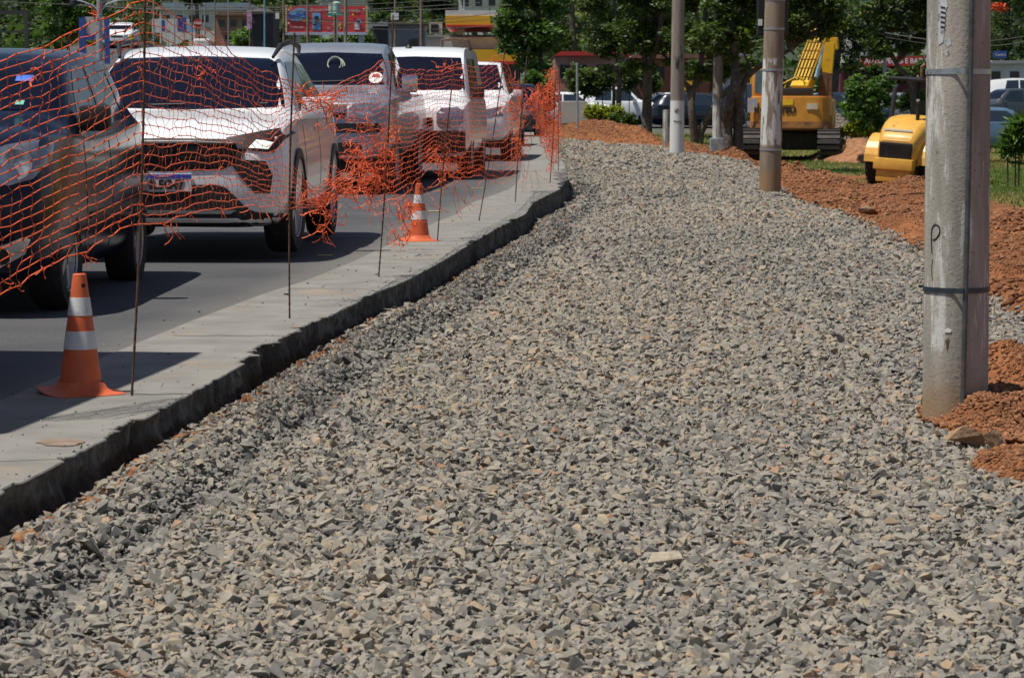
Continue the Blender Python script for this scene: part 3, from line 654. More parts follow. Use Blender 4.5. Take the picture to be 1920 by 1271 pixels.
def at_road(px, d, py=None): 
    p = P(px, 300, d); return Vector((p.x, d, zroad(0, float(d))))

# --- white crossover in the jam
def crossover():
    W = 1.775; w = W/2; L = 4.15; H = 1.575; zb = .23
    st = [(0, .28, .72, .80, .60, .70, .66, .55), (.05, .25, .80, .88, .70, .79, .74, .62), (.14, .23, .86, .94, .76, .85, .79, .67), (.35, .22, .93, 1.0, .80, .88, .83, .70), (.75, .22, .98, 1.045, .82, .887, .845, .72),
          (1.0, .22, 1.0, 1.075, .82, .887, .85, .73), (1.12, .22, 1.0, 1.16, .82, .887, .85, .73), (1.45, .22, 1.01, 1.40, .82, .887, .85, .68), (1.8, .22, 1.02, 1.53, .82, .887, .85, .63), (2.3, .22, 1.04, H, .82, .887, .85, .62), (3.1, .22, 1.07, 1.55, .82, .887, .85, .60),
          (3.6, .23, 1.08, 1.40, .81, .88, .84, .59), (3.95, .25, 1.05, 1.16, .79, .86, .80, .58), (4.15, .3, .9, .96, .72, .78, .74, .5)]
    fr = [('windscreen', [(-.74, 1.09), (0, 1.07), (.74, 1.09), (.70, 1.25), (.63, 1.43), (.56, 1.465), (0, 1.485), (-.56, 1.465), (-.63, 1.43), (-.70, 1.25)], M_glass, .004, 0),
          ('grille', [(-.56, .70), (-.42, .64), (0, .625), (.42, .64), (.56, .70), (.60, .80), (.56, .855), (0, .865), (-.56, .855), (-.60, .80)], M_trim, .006, 0),
          ('headlight', [(.44, .80), (.78, .76), (.86, .90), (.80, .93), (.45, .865)], M_trim, .012, 1),
          ('lit_lamp', [(.61, .79), (.74, .785), (.77, .83), (.66, .845)], M_lampon, .02, 1),
          ('fog_intake', [(.49, .68), (.56, .58), (.66, .47), (.76, .47), (.775, .60), (.73, .70), (.6, .71)], M_trim, .012, 1),
          ('lower_bumper', [(-.80, .22), (.80, .22), (.82, .32), (.66, .335), (.58, .38), (.46, .50), (.40, .53), (-.40, .53), (-.46, .50), (-.58, .38), (-.66, .335), (-.82, .32)], M_trim, .008, 0),
          ('skid_trim', [(-.48, .32), (.48, .32), (.52, .345), (-.52, .345)], M_rim, .022, 0)]
    sd = [('side_window', [(1.32, 1.06), (2.25, 1.07), (2.25, 1.45), (1.80, 1.44), (1.55, 1.28)], M_glass2, .004, 1), ('side_window', [(2.33, 1.07), (3.3, 1.12), (3.2, 1.36), (2.9, 1.44), (2.33, 1.45)], M_glass2, .004, 1),
          ('sill_trim', [(1.15, .24), (3.05, .24), (3.05, .36), (1.15, .36)], M_trim, .01, 1),
          ('door_seam', [(1.28, .38), (1.292, .38), (1.30, 1.04), (1.288, 1.04)], M_trim, .002, 1), ('door_seam', [(2.28, .38), (2.292, .38), (2.30, 1.05), (2.288, 1.05)], M_trim, .002, 1),
          ('door_handle', [(2.0, .90), (2.18, .905), (2.18, .935), (2.0, .93)], M_chrome, .03, 1), ('door_handle', [(2.95, .93), (3.12, .935), (3.12, .965), (2.95, .96)], M_chrome, .03, 1)]
    sp = dict(L=L, st=st, wheels=(.80, 3.35), wr=.335, ww=.215, paint=M_white, front=fr, side=sd, mirrors=[(.84, 1.38, 1.00, .24, .17)], res=.05, steer=-.06,
        rear=[('rear_window', [(-.55, 1.15), (.55, 1.15), (.5, 1.42), (-.5, 1.42)], M_glass, .004, 0), ('tail_light', [(.5, .85), (.82, .85), (.82, 1.0), (.5, 1.0)], M_taill, .006, 1)])
    d = 19.75; p = P(308, 300, d); yaw = math.radians(-2.2)
    loc = Vector((p.x, d, zroad(0, d))) + Matrix.Rotation(yaw, 3, 'Z') @ Vector((0, L/2, 0)); loc.z = .085
    root, tree, body = car('crossover', loc, yaw, 'white crossover with lit headlamp and black grille facing the camera behind the net', 'car', sp)
    plate(root, tree, 0, .545, 'SIL5G47')
    g = [c for c in root.children if c.name.startswith('grille')][0]
    b = MB()
    for k in range(4):
        z = .675 + k*.048; b.box(-.52, -L/2-.0, z, .52, -L/2+.05, z+.012)
    gs = b.build('grille_bars', M_darksteel, root); gs.location.y = -.012
    text('maker_badge', 'FIAT', .095, M_darksteel, root, (-.02, -L/2-.022, .775), ext=.006, sx=1.1, bold=.003)
    b = MB(); b.tube([(.50, -L/2-.0, .83), (.22, -L/2-.012, .845), (-.22, -L/2-.012, .845), (-.5, -L/2, .83)], .006, 6); b.build('grille_chrome', M_rim, root)
    for s in (-1, 1):
        b = MB(); b.tube([(s*.60, 1.55-L/2, 1.475), (s*.64, 1.75-L/2, 1.575), (s*.64, 2.4-L/2, 1.615), (s*.62, 3.1-L/2, 1.59), (s*.60, 3.3-L/2, 1.53)], [.012, .022, .022, .022, .012], 8); b.build('roof_rail', M_trim, root, True)
        for wy in (.80, 3.35):
            b = MB()
            for k in range(15):
                a0 = PI*(k/15) - .0; a1 = PI*((k+1)/15)
                def pt(a, r, x): return (s*x, wy - L/2 + r*math.cos(a), .335 + r*math.sin(a))
                v = [pt(a0,.385,.80), pt(a1,.385,.80), pt(a1,.45,.80), pt(a0,.45,.80), pt(a0,.385,.905), pt(a1,.385,.905), pt(a1,.45,.898), pt(a0,.45,.898)]
                b.add(v, [(0,1,2,3),(4,7,6,5),(0,4,5,1),(1,5,6,2),(2,6,7,3),(3,7,4,0)])
            b.build('wheel_arch_trim', M_trim, root, True)
    b = MB(); b.box(-.07, 1.52-L/2, 1.41, .07, 1.53-L/2, 1.47); b.build('rear_view_mirror', M_grey, root)
    b = MB(); b.tube([(-.55, 1.085-L/2, 1.10), (0, 1.02-L/2, 1.115)], .008, 6); b.tube([(.1, 1.085-L/2, 1.10), (.62, 1.08-L/2, 1.12)], .008, 6); b.build('wiper', M_trim, root)
crossover()

# --- black hatchback at the left edge
M_reflect = mat('lamp reflector', (.62, .66, .72), .18, .5, .35, 30)
def hatch():
    W = 1.66; w = W/2; L = 3.83; H = 1.53
    st = [(0, .30, .74, .82, .52, .60, .55, .45), (.05, .24, .84, .92, .64, .72, .66, .52), (.15, .21, .92, 1.0, .70, .78, .73, .60), (.4, .2, .99, 1.06, .75, .825, .78, .66), (.75, .2, 1.0, 1.10, .77, .83, .80, .68),
          (.95, .2, 1.0, 1.13, .77, .83, .805, .69), (1.1, .2, 1.0, 1.20, .77, .83, .805, .69), (1.4, .2, .99, 1.39, .77, .83, .805, .66), (1.72, .2, 1.0, 1.49, .77, .83, .80, .62), (2.3, .2, 1.02, H, .77, .83, .80, .61), (3.1, .2, 1.05, 1.50, .77, .82, .79, .60),
          (3.5, .22, 1.06, 1.34, .75, .81, .77, .58), (3.72, .25, 1.0, 1.12, .73, .79, .74, .56), (3.83, .32, .84, .9, .66, .72, .68, .48)]
    fr = [('windscreen', [(-.68, 1.15), (0, 1.14), (.68, 1.15), (.66, 1.24), (.60, 1.42), (.4, 1.445), (0, 1.455), (-.4, 1.445), (-.60, 1.42), (-.66, 1.24)], M_glass, .004, 0),
          ('headlight', [(.34, .80), (.46, .745), (.62, .735), (.73, .77), (.79, .87), (.785, .96), (.72, .975), (.58, .95), (.44, .89)], M_lens, .010, 1),
          ('grille', [(-.32, .72), (.32, .72), (.34, .79), (-.34, .79)], M_trim, .006, 0), ('lower_grille', [(-.46, .26), (.46, .26), (.40, .45), (-.40, .45)], M_trim, .006, 0),
          ('fog_lamp_surround', [(.46, .30), (.56, .285), (.69, .36), (.72, .44), (.68, .45), (.56, .40)], M_chrome, .012, 1), ('fog_lamp', [(.57+.045*math.cos(a*.52), .348+.045*math.sin(a*.52)) for a in range(12)], M_trim, .022, 1)]
    sd = [('side_window', [(1.30, 1.04), (1.5, 1.03), (1.95, 1.05), (2.05, 1.41), (1.75, 1.41), (1.5, 1.25)], M_glass2, .004, 1), ('side_window', [(2.12, 1.05), (2.85, 1.08), (2.80, 1.38), (2.12, 1.41)], M_glass2, .004, 1), ('side_window', [(2.92, 1.08), (3.3, 1.12), (3.05, 1.36), (2.9, 1.38)], M_glass2, .004, 1),
          ('door_seam', [(1.2, .3), (1.212, .3), (1.23, 1.0), (1.218, 1.0)], M_trim, .002, 1), ('door_seam', [(2.08, .3), (2.092, .3), (2.10, 1.0), (2.088, 1.0)], M_trim, .002, 1), ('rub_strip', [(1.3, .50), (3.0, .53), (3.0, .57), (1.3, .54)], M_trim, .008, 1)
         ]
    sp = dict(L=L, st=st, wheels=(.72, 3.14), wr=.30, ww=.195, paint=M_black, front=fr, side=sd, mirrors=[(.76, 1.36, 1.02, .19, .155)], res=.045, mirror_mat=M_trim, steer=-.05,
        rear=[('rear_window', [(-.55, 1.1), (.55, 1.1), (.5, 1.38), (-.5, 1.38)], M_glass, .004, 0)])
    d = 14.95; X = -2.55 - .83; yaw = math.radians(-1.5); loc = Vector((X, d, .018)) + Matrix.Rotation(yaw, 3, 'Z') @ Vector((0, L/2, 0))
    root, tree, body = car('hatchback', loc, yaw, 'dark blue black hatchback at the left edge with large clear headlamp behind the net', 'car', sp)
    for s in (-1, 1):
        h = [c for c in root.children if c.name.startswith('headlight')][0 if s > 0 else 1]
        for (x, z, r) in ((.655, .855, .088), (.49, .825, .058)):
            hit, *_ = tree.ray_cast(Vector((s*x, -9, z)), Vector((0, 1, 0)))
            if hit:
                b = MB(); b.lathe([(r, 0), (r*1.02, .012), (r*.85, .012), (r*.6, .004), (.01, .002)], 20, (hit.x, hit.y-.012, hit.z), Matrix.Rotation(PI/2, 3, 'X')); b.build('lamp_reflector', M_reflect, h, True)
    M_stk = mat('green sticker', (.15, .45, .35), .5); M_stk2 = mat('blue sticker', (.05, .15, .6), .5)
    proj('windscreen_sticker', [(.44, 1.17), (.49, 1.17), (.49, 1.195), (.44, 1.195)], 'front', tree, M_stk, root, .009, .03, .003); proj('windscreen_sticker', [(.40, 1.31), (.50, 1.31), (.50, 1.345), (.40, 1.345)], 'front', tree, M_stk2, root, .009, .03, .003)
    b = MB(); b.tube([(-.35, 1.07-L/2, 1.10), (.12, 1.05-L/2, 1.11)], .009, 6); b.tube([(-.05, 1.07-L/2, 1.10), (.58, 1.10-L/2, 1.11)], .009, 6); b.build('wiper', M_trim, root)
    plate(root, tree, 0, .52, '')
hatch()

# --- silver double cab pickup
def pickup():
    W = 1.85; w = W/2; L = 5.2; H = 1.83
    st = [(0, .42, .92, .98, .66, .76, .72, .6), (.06, .40, .98, 1.06, .76, .84, .80, .66), (.18, .40, 1.04, 1.13, .80, .89, .84, .70), (.5, .40, 1.10, 1.20, .82, .92, .87, .74), (1.15, .40, 1.13, 1.25, .83, .925, .88, .76), (1.3, .40, 1.14, 1.30, .83, .925, .88, .76),
          (1.65, .40, 1.15, 1.58, .83, .925, .88, .70), (1.95, .40, 1.16, 1.77, .83, .925, .88, .66), (2.4, .40, 1.17, H, .83, .925, .88, .65), (3.15, .40, 1.18, 1.79, .83, .925, .88, .64), (3.4, .40, 1.18, 1.4, .83, .925, .88, .66), (3.55, .42, 1.17, 1.20, .83, .925, .88, .80), (5.0, .45, 1.17, 1.20, .83, .925, .88, .80), (5.2, .5, 1.1, 1.15, .8, .88, .85, .75)]
    fr = [('windscreen', [(-.76, 1.29), (.76, 1.29), (.73, 1.45), (.64, 1.68), (0, 1.70), (-.64, 1.68), (-.73, 1.45)], M_glass, .004, 0),
          ('headlight', [(.42, .90), (.74, .88), (.80, .98), (.78, 1.07), (.48, 1.06), (.42, 1.0)], M_lens, .008, 1), ('grille', [(-.38, .90), (.38, .90), (.40, 1.05), (-.40, 1.05)], M_trim, .008, 0), ('grille_bar', [(-.37, .955), (.37, .955), (.37, .99), (-.37, .99)], M_chrome, .02, 0),
          ('bumper_trim', [(-.80, .72), (.80, .72), (.78, .83), (-.78, .83)], M_trim, .02, 0), ('lower_bumper', [(-.60, .45), (.60, .45), (.56, .60), (-.56, .60)], M_trim, .012, 0)]
    sd = [('side_window', [(1.62, 1.22), (2.35, 1.22), (2.35, 1.70), (2.0, 1.69)], M_glass2, .004, 1), ('side_window', [(2.43, 1.22), (3.1, 1.23), (3.05, 1.68), (2.43, 1.70)], M_glass2, .004, 1)]
    sp = dict(L=L, st=st, wheels=(.90, 4.1), wr=.38, ww=.25, paint=M_silver, front=fr, side=sd, mirrors=[(.90, 1.65, 1.20, .2, .22)], mirror_mat=M_chrome, res=.07)
    d = 32.4; p = P(588, 300, d); yaw = math.radians(-3.0); loc = Vector((p.x, d, zroad(0, d))) + Matrix.Rotation(yaw, 3, 'Z') @ Vector((0, L/2, 0)); loc.z = .14
    root, tree, body = car('pickup_truck', loc, yaw, 'silver blue pickup truck with a coil of cord in its windscreen between two white vehicles', 'pickup truck', sp)
    hit, *_ = tree.ray_cast(Vector((.07, -9, 1.56)), Vector((0, 1, 0))); M_cord = mat('pale cord', (.45, .5, .42), .7)
    b = MB()
    for k in range(3):
        r = .085+.012*k; b.tube([(hit.x+.01*k+r*math.cos(a*PI/10), hit.y-.035-.004*k-r*.55*math.sin(a*PI/10)*-1, hit.z-.02*k+r*math.sin(a*PI/10)) for a in range(21)], .006, 5, False)
    b.build('cord_coil', M_cord, root)
    M_st = mat('white round sticker', (.7, .7, .7), .5); cx_, cz_ = .60, 1.375
    o = proj('windscreen_sticker', [(cx_+.085*math.cos(a*PI/8), cz_+.07*math.sin(a*PI/8)) for a in range(16)], 'front', tree, M_st, root, .009, .04, .004)
    proj('sticker_mark', [(cx_-.05, cz_+.005), (cx_+.05, cz_-.0), (cx_+.04, cz_+.04), (cx_-.04, cz_+.04)], 'front', tree, M_red, o, .016, .03, .004)
    b = MB(); b.tube([(-.2, 1.33-L/2, 1.33), (.35, 1.35-L/2, 1.345)], .012, 6); b.build('wiper', M_trim, root)
    plate(root, tree, 0, .66, '')
pickup()

# --- white boxy van with roof bar
def van():
    W = 1.74; w = W/2; L = 4.2; H = 1.86
    st = [(0, .36, .86, .92, .66, .74, .70, .58), (.05, .32, .94, 1.0, .74, .81, .77, .64), (.16, .30, 1.0, 1.06, .78, .85, .81, .68), (.45, .30, 1.05, 1.12, .80, .87, .83, .72), (.8, .30, 1.07, 1.17, .80, .87, .835, .74), (.92, .30, 1.07, 1.25, .80, .87, .84, .74), (1.2, .3, 1.08, 1.56, .80, .87, .84, .72), (1.45, .3, 1.09, 1.76, .80, .87, .84, .70), (1.9, .3, 1.1, 1.84, .80, .87, .84, .69), (2.6, .3, 1.12, H, .80, .87, .84, .70), (3.9, .3, 1.12, 1.84, .80, .87, .84, .70), (4.12, .32, 1.1, 1.72, .79, .86, .83, .70), (4.2, .36, 1.05, 1.60, .76, .83, .80, .66)]
    fr = [('windscreen', [(-.74, 1.22), (.74, 1.22), (.72, 1.4), (.66, 1.68), (0, 1.70), (-.66, 1.68), (-.72, 1.4)], M_glass, .004, 0),
          ('headlight', [(.42, .76), (.50, .70), (.70, .70), (.78, .78), (.78, .94), (.70, .98), (.48, .97), (.42, .90)], M_lens, .008, 1), ('grille', [(-.36, .72), (.36, .72), (.36, .84), (-.36, .84)], M_trim, .008, 0), ('bumper', [(-.80, .36), (.80, .36), (.80, .66), (-.80, .66)], M_trim, .02, 0)]
    sd = [('side_window', [(1.18, 1.16), (1.9, 1.16), (1.9, 1.68), (1.5, 1.66)], M_glass2, .004, 1), ('side_window', [(2.0, 1.16), (2.9, 1.17), (2.9, 1.68), (2.0, 1.68)], M_glass2, .004, 1)]
    sp = dict(L=L, st=st, wheels=(.78, 3.4), wr=.33, ww=.2, paint=M_white, front=fr, side=sd, mirrors=[(.84, 1.1, 1.1, .17, .2)], mirror_mat=M_trim, res=.07)
    d = 37.6; p = P(762, 300, d); yaw = math.radians(-3.0); loc = Vector((p.x, d, .17)) + Matrix.Rotation(yaw, 3, 'Z') @ Vector((0, L/2, 0)); loc.z = .17
    root, tree, body = car('van', loc, yaw, 'white boxy van with a rusty roof bar next to the silver pickup', 'van', sp)
    b = MB(); b.tube([(.32, 2.2-L/2, 1.85), (.32, 2.2-L/2, 1.95), (.50, 2.2-L/2, 1.965), (.70, 2.2-L/2, 1.95), (.74, 2.2-L/2, 1.80)], .022, 7); b.build('roof_bar', M_rust, root, True)
    b = MB(); b.lathe([(.05, 0), (.025, .03), (.006, .05), (.004, .12)], 10, (-.12, 1.75-L/2, 1.83)); b.build('aerial', M_trim, root, True)
    plate(root, tree, 0, .5, '')
van()
# --- further traffic on the carriageway
def put(name, px, d, label, cat, spec, yaw=-3, z=None, group=None):
    p = P(px, 300, d); zz = zroad(0, float(d)) if z is None else z
    r, _, _ = car(name, (p.x, d + spec['L']/2, zz), math.radians(yaw), label, cat, spec, group); return r
put('pickup_truck', 872, 47, 'white pickup seen through the net right behind the white van', 'pickup truck', generic(4.7, 1.75, 1.8, M_white, .36, hood=1.15, nose=1.08, belt=1.12, ws=1.25, roof0=1.9, roof1=3.0, zb=.35))
put('sedan', 905, 60, 'dusty grey car with a chrome badge partly hidden by bunched net', 'car', generic(4.2, 1.5, 1.72, M_grey))
put('sedan', 962, 78, 'dark navy car in the queue behind the bunched net', 'car', generic(4.2, 1.6, 1.75, M_navy, hood=1.05, nose=.95), z=.2)
put('sedan', 182, 34, 'white car half hidden between the black hatchback and the white crossover', 'car', generic(4.1, 1.47, 1.7, M_white), yaw=-2)
put('sedan', 238, 44, 'black car further back between the hatchback and the crossover', 'car', generic(4.1, 1.50, 1.7, M_navy), yaw=-2)
put('sedan', 240, 62, 'small white car far up the road beside the grey signal pole', 'car', generic(4.0, 1.47, 1.65, M_white), yaw=0, z=.6)
# delivery van just outside the frame, whose shadow lies on the gutter
sp = generic(4.6, 3.0, 1.9, M_white, .35, hood=1.25, nose=1.1, belt=1.25, ws=.7, roof0=1.3, roof1=4.4, zb=.3)
sp['st'] = [tuple(list(q[:7]) + [min(q[6], .86) if q[0] > 1.0 else q[7]]) for q in sp['st']]; sp['st'] = [tuple(list(q[:3]) + [2.96 if 1.25 < q[0] < 4.55 else q[3]] + list(q[4:])) for q in sp['st']]
car('delivery_van', (-3.71, 10.55, 0), math.radians(-6.5), 'tall white delivery van standing ahead of the dark hatchback', 'van', sp)

# ------------------------------------------------------------------ traffic cones
def cone(px, py, H, label, rz, lean=0):
    p = G(px, py, zroad); root = empty('traffic_cone', p, rz, label, 'traffic cone', 'traffic cones on the gutter')
    s = H/.5; b = MB(); sh = []
    n = 24
    # curled rubber skirt
    pts = []; rad = [.085, .10, .125, .155, .17]
    V = []; 
    for i, r in enumerate(rad):
        for k in range(n):
            a = 2*PI*k/n; sq = 1/max(abs(math.cos(a)), abs(math.sin(a)))**.55; z = [.055, .028, .012, .008, .006][i] + (.02*max(0, math.cos(a-2.4))**2*(i/4)**2)
            V.append((r*sq*math.cos(a)*s, r*sq*math.sin(a)*s, z*s))
    top = len(V); V += [(v[0], v[1], v[2]-.006*s) for v in V[-n:]]
    Fc = [(i*n+k, i*n+(k+1)%n, (i+1)*n+(k+1)%n, (i+1)*n+k) for i in range(len(rad)) for k in range(n)]
    Fc.append(tuple(len(V)-n+k for k in range(n)))
    b.add(V, Fc); b.build('base', M_cone, root, True)
    zs = [.05, .19, .265, .33, .405, .5]; cols = ['o', 'w', 'o', 'w', 'o']
    def R_(z): return (.088 - (z-.05)*(.088-.028)/.45)*s
    for i, c in enumerate(cols):
        z0, z1 = zs[i]*s, zs[i+1]*s; k = .0015 if c == 'w' else 0; b = MB()
        prof = [(R_(zs[i])+k, z0), (R_((zs[i]+zs[i+1])/2)+k, (z0+z1)/2), (R_(zs[i+1])+k, z1)]
        if i == 4: prof += [(R_(.5)-.006, z1+.004), (R_(.5)-.008, z1-.02)]
        b.lathe(prof, 28); b.build('reflective_band' if c == 'w' else 'cone_section', M_conew if c == 'w' else M_cone, root, True)
    b = MB(); b.lathe([(.009*s, 0), (.009*s, .004)], 12, (0.004, -.033*s, .455*s), Matrix.Rotation(PI/2, 3, 'X')); b.build('hole', M_ink, root)
    if lean: root.rotation_euler.x = lean
cone(152, 738, .497, 'scuffed orange and white cone in shadow beside the dark hatchback', .5, 0)
cone(786, 452, .475, 'sunlit orange and white cone under the torn net', .3, 0)

# ------------------------------------------------------------------ rebar stakes
RODS = []
names = ['rusty rebar stake just outside the left edge', 'nearest rusty rebar stake, beside the shaded cone', 'rusty rebar stake in front of the white crossover', 'rusty rebar stake in front of the silver pickup', 'rebar stake just right of the sunlit cone, leaning right', 'leaning rebar stake carrying the highest peak of the far net', 'rebar stake at the folded end of the first net',
         'rebar stake standing under the left half of the second net piece', 'rebar stake through the right end of the second net piece', 'short thin rebar stake behind the second net piece', 'short thin stake near the far end of the gutter, right of two', 'short thin stake near the far end of the gutter, left of two', 'tall thin stake between the two net pieces']
for k, (b0, t0) in enumerate((((-75,870),(-58,60)), ((247,743),(272,-12)), ((543,598),(552,62)), ((710,520),(737,28)), ((820,453),(853,118)), ((898,415),(947,92)), ((966,380),(988,106)), ((1031,344),(1041,150)), ((1047,321),(1050,118)), ((1042,306),(1042,255)), ((1026,284),(1025,232)), ((1012,275),(1011,235)), ((997,270),(993,190)))):
    p = G(*b0, zroad); t = P(t0[0], t0[1], p.y - .02*(k % 3)); RODS.append((p, t)); n_ = 90 if k < 6 else 12; b = MB(); d = t - p; pts = []; rs = []
    for i in range(n_+1):
        u = i/n_; bend = .012*math.sin(u*PI)*(1 if k % 2 else -1); pts.append((d.x*u+bend, d.y*u, d.z*u - (.05 if i == 0 else 0))); rs.append((.0064 if i % 2 else .0050)*(1.0 if k < 6 else 1.15))
    b.tube(pts, rs, 6); o = b.build('rebar_stake', M_rust, None, True); o.location = p; tag(o, names[k], 'stake', 'rebar stakes along the gutter')

# ------------------------------------------------------------------ orange safety net
def tubes_mesh(name, paths, rad, m, parent=None, n=3):
    """paths: list of (k,3) arrays -> one mesh of thin tubes"""
    VV = []; FF = []; off = 0
    for p, r in zip(paths, rad):
        p = np.asarray(p); k = len(p)
        if k < 2: continue
        t = np.gradient(p, axis=0); t /= np.linalg.norm(t, axis=1)[:, None] + 1e-9
        up = np.array([0.1, .2, 1.0]); a = np.cross(t, up); l = np.linalg.norm(a, axis=1)[:, None]; a = np.where(l > .05, a/np.maximum(l, 1e-6), np.array([1., 0, 0])); b = np.cross(t, a)
        rr = (np.ones(k)*r)[:, None]
        ring = np.stack([p + rr*(a*math.cos(2*PI*q/n) + b*math.sin(2*PI*q/n)) for q in range(n)], 1).reshape(-1, 3); VV.append(ring)
        i = np.arange(k-1)[:, None]*n; q = np.arange(n)[None]; q2 = (q+1) % n
        FF.append(np.stack([i+q, i+q2, i+n+q2, i+n+q], 2).reshape(-1, 4) + off); off += k*n
    return link(name, npmesh(name, np.concatenate(VV), np.concatenate(FF)), parent, [m], True)
def net(cols, R, ncell, tear, seed, fold=None):
    """cols: (px, depth, [(frac, py, dpx)...]) traced stations; returns grid of world points"""
    r = np.random.default_rng(seed); n = len(cols); rows = np.linspace(0, 1, R)
    K = np.zeros((n, R, 3))
    for i, (px, d, ctl) in enumerate(cols):
        fr = [c[0] for c in ctl]; py = np.interp(rows, fr, [c[1] for c in ctl]); dx = np.interp(rows, fr, [c[2] if len(c) > 2 else 0 for c in ctl]); dd = np.interp(rows, fr, [c[3] if len(c) > 3 else 0 for c in ctl])
        for j in range(R): K[i, j] = P(px+dx[j], py[j], d+dd[j])
    # resample along the run
    pxs = np.array([c[0] for c in cols], float); seg = np.abs(np.diff(pxs))/np.interp((pxs[1:]+pxs[:-1])/2, [0, 250, 320, 540, 610, 740, 950, 1000, 1050], [20, 15, 8.5, 7.5, 5.5, 4.2, 3.2, 2.2, .9]); u = np.concatenate([[0], np.cumsum(seg)]); ncell = max(ncell, 1) and int(u[-1])+2; print('cells', ncell); u /= u[-1]
    uu = np.linspace(0, 1, ncell); Gd = np.zeros((ncell, R, 3))
    for j in range(R):
        for c in range(3): Gd[:, j, c] = pch(u, K[:, j, c], uu)
    ii, jj = np.meshgrid(np.arange(ncell), np.arange(R), indexing='ij')
    ii2 = ii + 0*jj
    Gd[..., 2] += .014*fbm(ii*.19+seed, jj*.2, 3)*2 + .0028*r.normal(size=ii.shape)
    Gd[..., 0] += .025*fbm(ii*.25+seed*2, jj*.35, 3) + .004*r.normal(size=ii.shape)
    Gd[..., 1] += .10*fbm(ii*.07+seed*3, jj*.12, 3)
    return Gd, u
def net_object(Gd, R, tearf, label, name='safety_net', rh=.0023, rv=.00115, seed=1):
    r = np.random.default_rng(seed); nc = Gd.shape[0]; paths = []; rad = []
    for j in range(R):
        run = []
        for i in range(nc):
            if tearf(i/(nc-1), j/(R-1)) or r.random() < .004:
                if len(run) > 1: paths.append(np.array(run)); rad.append(np.tile([rh*1.7, rh], len(run))[:len(run)*2:1][:2*len(run)-1] if 0 else rh)
                run = []
            else: run.append(Gd[i, j])
        if len(run) > 1: paths.append(np.array(run)); rad.append(rh*(1.25 if j in (0, R-1) else 1))
    for i in range(nc):
        for j in range(R-1):
            if tearf(i/(nc-1), j/(R-1)) or tearf(i/(nc-1), (j+1)/(R-1)) or r.random() < .03: continue
            a, b = Gd[i, j], Gd[i, j+1]; l = np.linalg.norm(a-b)
            if l > .2: continue
            m_ = (a+b)/2 + r.normal(size=3)*np.array([.006, .01, .002]); q = (a*.75+b*.25 + m_)/2*1.0; paths.append(np.array([a, a*.7+m_*.3, m_, b*.7+m_*.3, b])); rad.append(rv)
    root = tubes_mesh(name, paths, rad, M_orange); tag(root, label, 'safety net')
    # knots: small flat diamonds at the crossings
    V = []; Fc = []; o = 0
    for i in range(nc):
        for j in range(R):
            if tearf(i/(nc-1), j/(R-1)): continue
            c = Gd[i, j]; s = .0068*r.uniform(.7, 1.3); t = Gd[min(i+1, nc-1), j] - Gd[max(i-1, 0), j]; t = t/(np.linalg.norm(t)+1e-9); dn = np.array([0, 0, 1.])
            V += [c+t*s*1.5, c+dn*s, c-t*s*1.5, c-dn*s, c+np.array([0, .003, 0]), c-np.array([0, .003, 0])]; Fc += [(o, o+1, o+5), (o+1, o+2, o+5), (o+2, o+3, o+5), (o+3, o, o+5), (o+1, o, o+4), (o+2, o+1, o+4), (o+3, o+2, o+4), (o, o+3, o+4)]; o += 6
    kn = link('knots', npmesh('knots', np.array(V), np.array(Fc)), root, [M_orange], False)
    return root
U = lambda t, b, **k: [(0, t), (1, b)]
cols = [(-60, 10.15, U(142, 580)), (0, 10.35, U(112, 548)), (90, 10.6, U(78, 500)), (180, 10.9, U(42, 466)), (268, 11.12, U(6, 417)),
        (318, 11.9, U(27, 414)), (362, 12.5, U(50, 401)), (420, 13.4, U(87, 390)), (464, 14.0, U(114, 388)), (504, 14.6, [(0, 138), (.55, 290), (1, 391)]), (545, 15.15, [(0, 157), (.5, 235), (.62, 305), (1, 391)]),
        (600, 16.0, [(0, 178), (.3, 190), (.52, 206), (.62, 352), (1, 386)]), (642, 17, [(0, 153), (.52, 224), (.62, 318), (1, 372)]), (690, 18.1, [(0, 129), (.52, 238), (.62, 262), (1, 366)]), (728, 18.8, [(0, 115), (.52, 238), (1, 362)]),
        (765, 20, U(131, 346)), (800, 21.5, U(134, 320)), (820, 22.3, U(131, 302)), (851, 23.6, U(123, 333)), (900, 25.6, U(127, 331)), (945, 27.7, U(104, 342)), (962, 30, [(0, 148), (.6, 240), (1, 326, 2)]), (980, 33, [(0, 174), (.5, 226, -8), (1, 292, -4)]), (972, 33.6, [(0, 182), (1, 296)])]
NC1 = 500; R1 = 23
Gd, u1 = net(cols, R1, NC1, None, 4)
def uat(px, k0=0):   # parameter of a traced station
    xs_ = [c[0] for c in cols[:-1]]; return float(np.interp(px, xs_, u1[:-1]))
ua, ub, uc = uat(525), uat(600), uat(700)
def tear1(u, f):
    if ua < u < uc:
        c = .57; hw = .05*min(1, (u-ua)/(ub-ua)*1.5)*min(1, (uc-u)/(uc-ub)*1.5); return abs(f-c) < hw + .01
    if uat(640) < u < uat(712) and .45 < f < .75 and (int(u*4000) % 7) < 3: return True
    return False
net1 = net_object(Gd, R1, tear1, 'long torn orange mesh net sagging between rebar stakes in front of the cars')
cols = [(990, 34.5, [(0, 186), (1, 200)]), (1001, 36, [(0, 180), (1, 216)]), (1008, 37.2, [(0, 170), (.5, 205), (1, 240)]), (1014, 38.2, [(0, 155), (.5, 205), (1, 256)]), (1020, 39, [(0, 163), (1, 270)]), (1028, 40, [(0, 148), (1, 290)]), (1036, 41.2, [(0, 136), (1, 306)]), (1042, 42, [(0, 125), (1, 290)]), (1048, 43.5, [(0, 160), (1, 262)])]
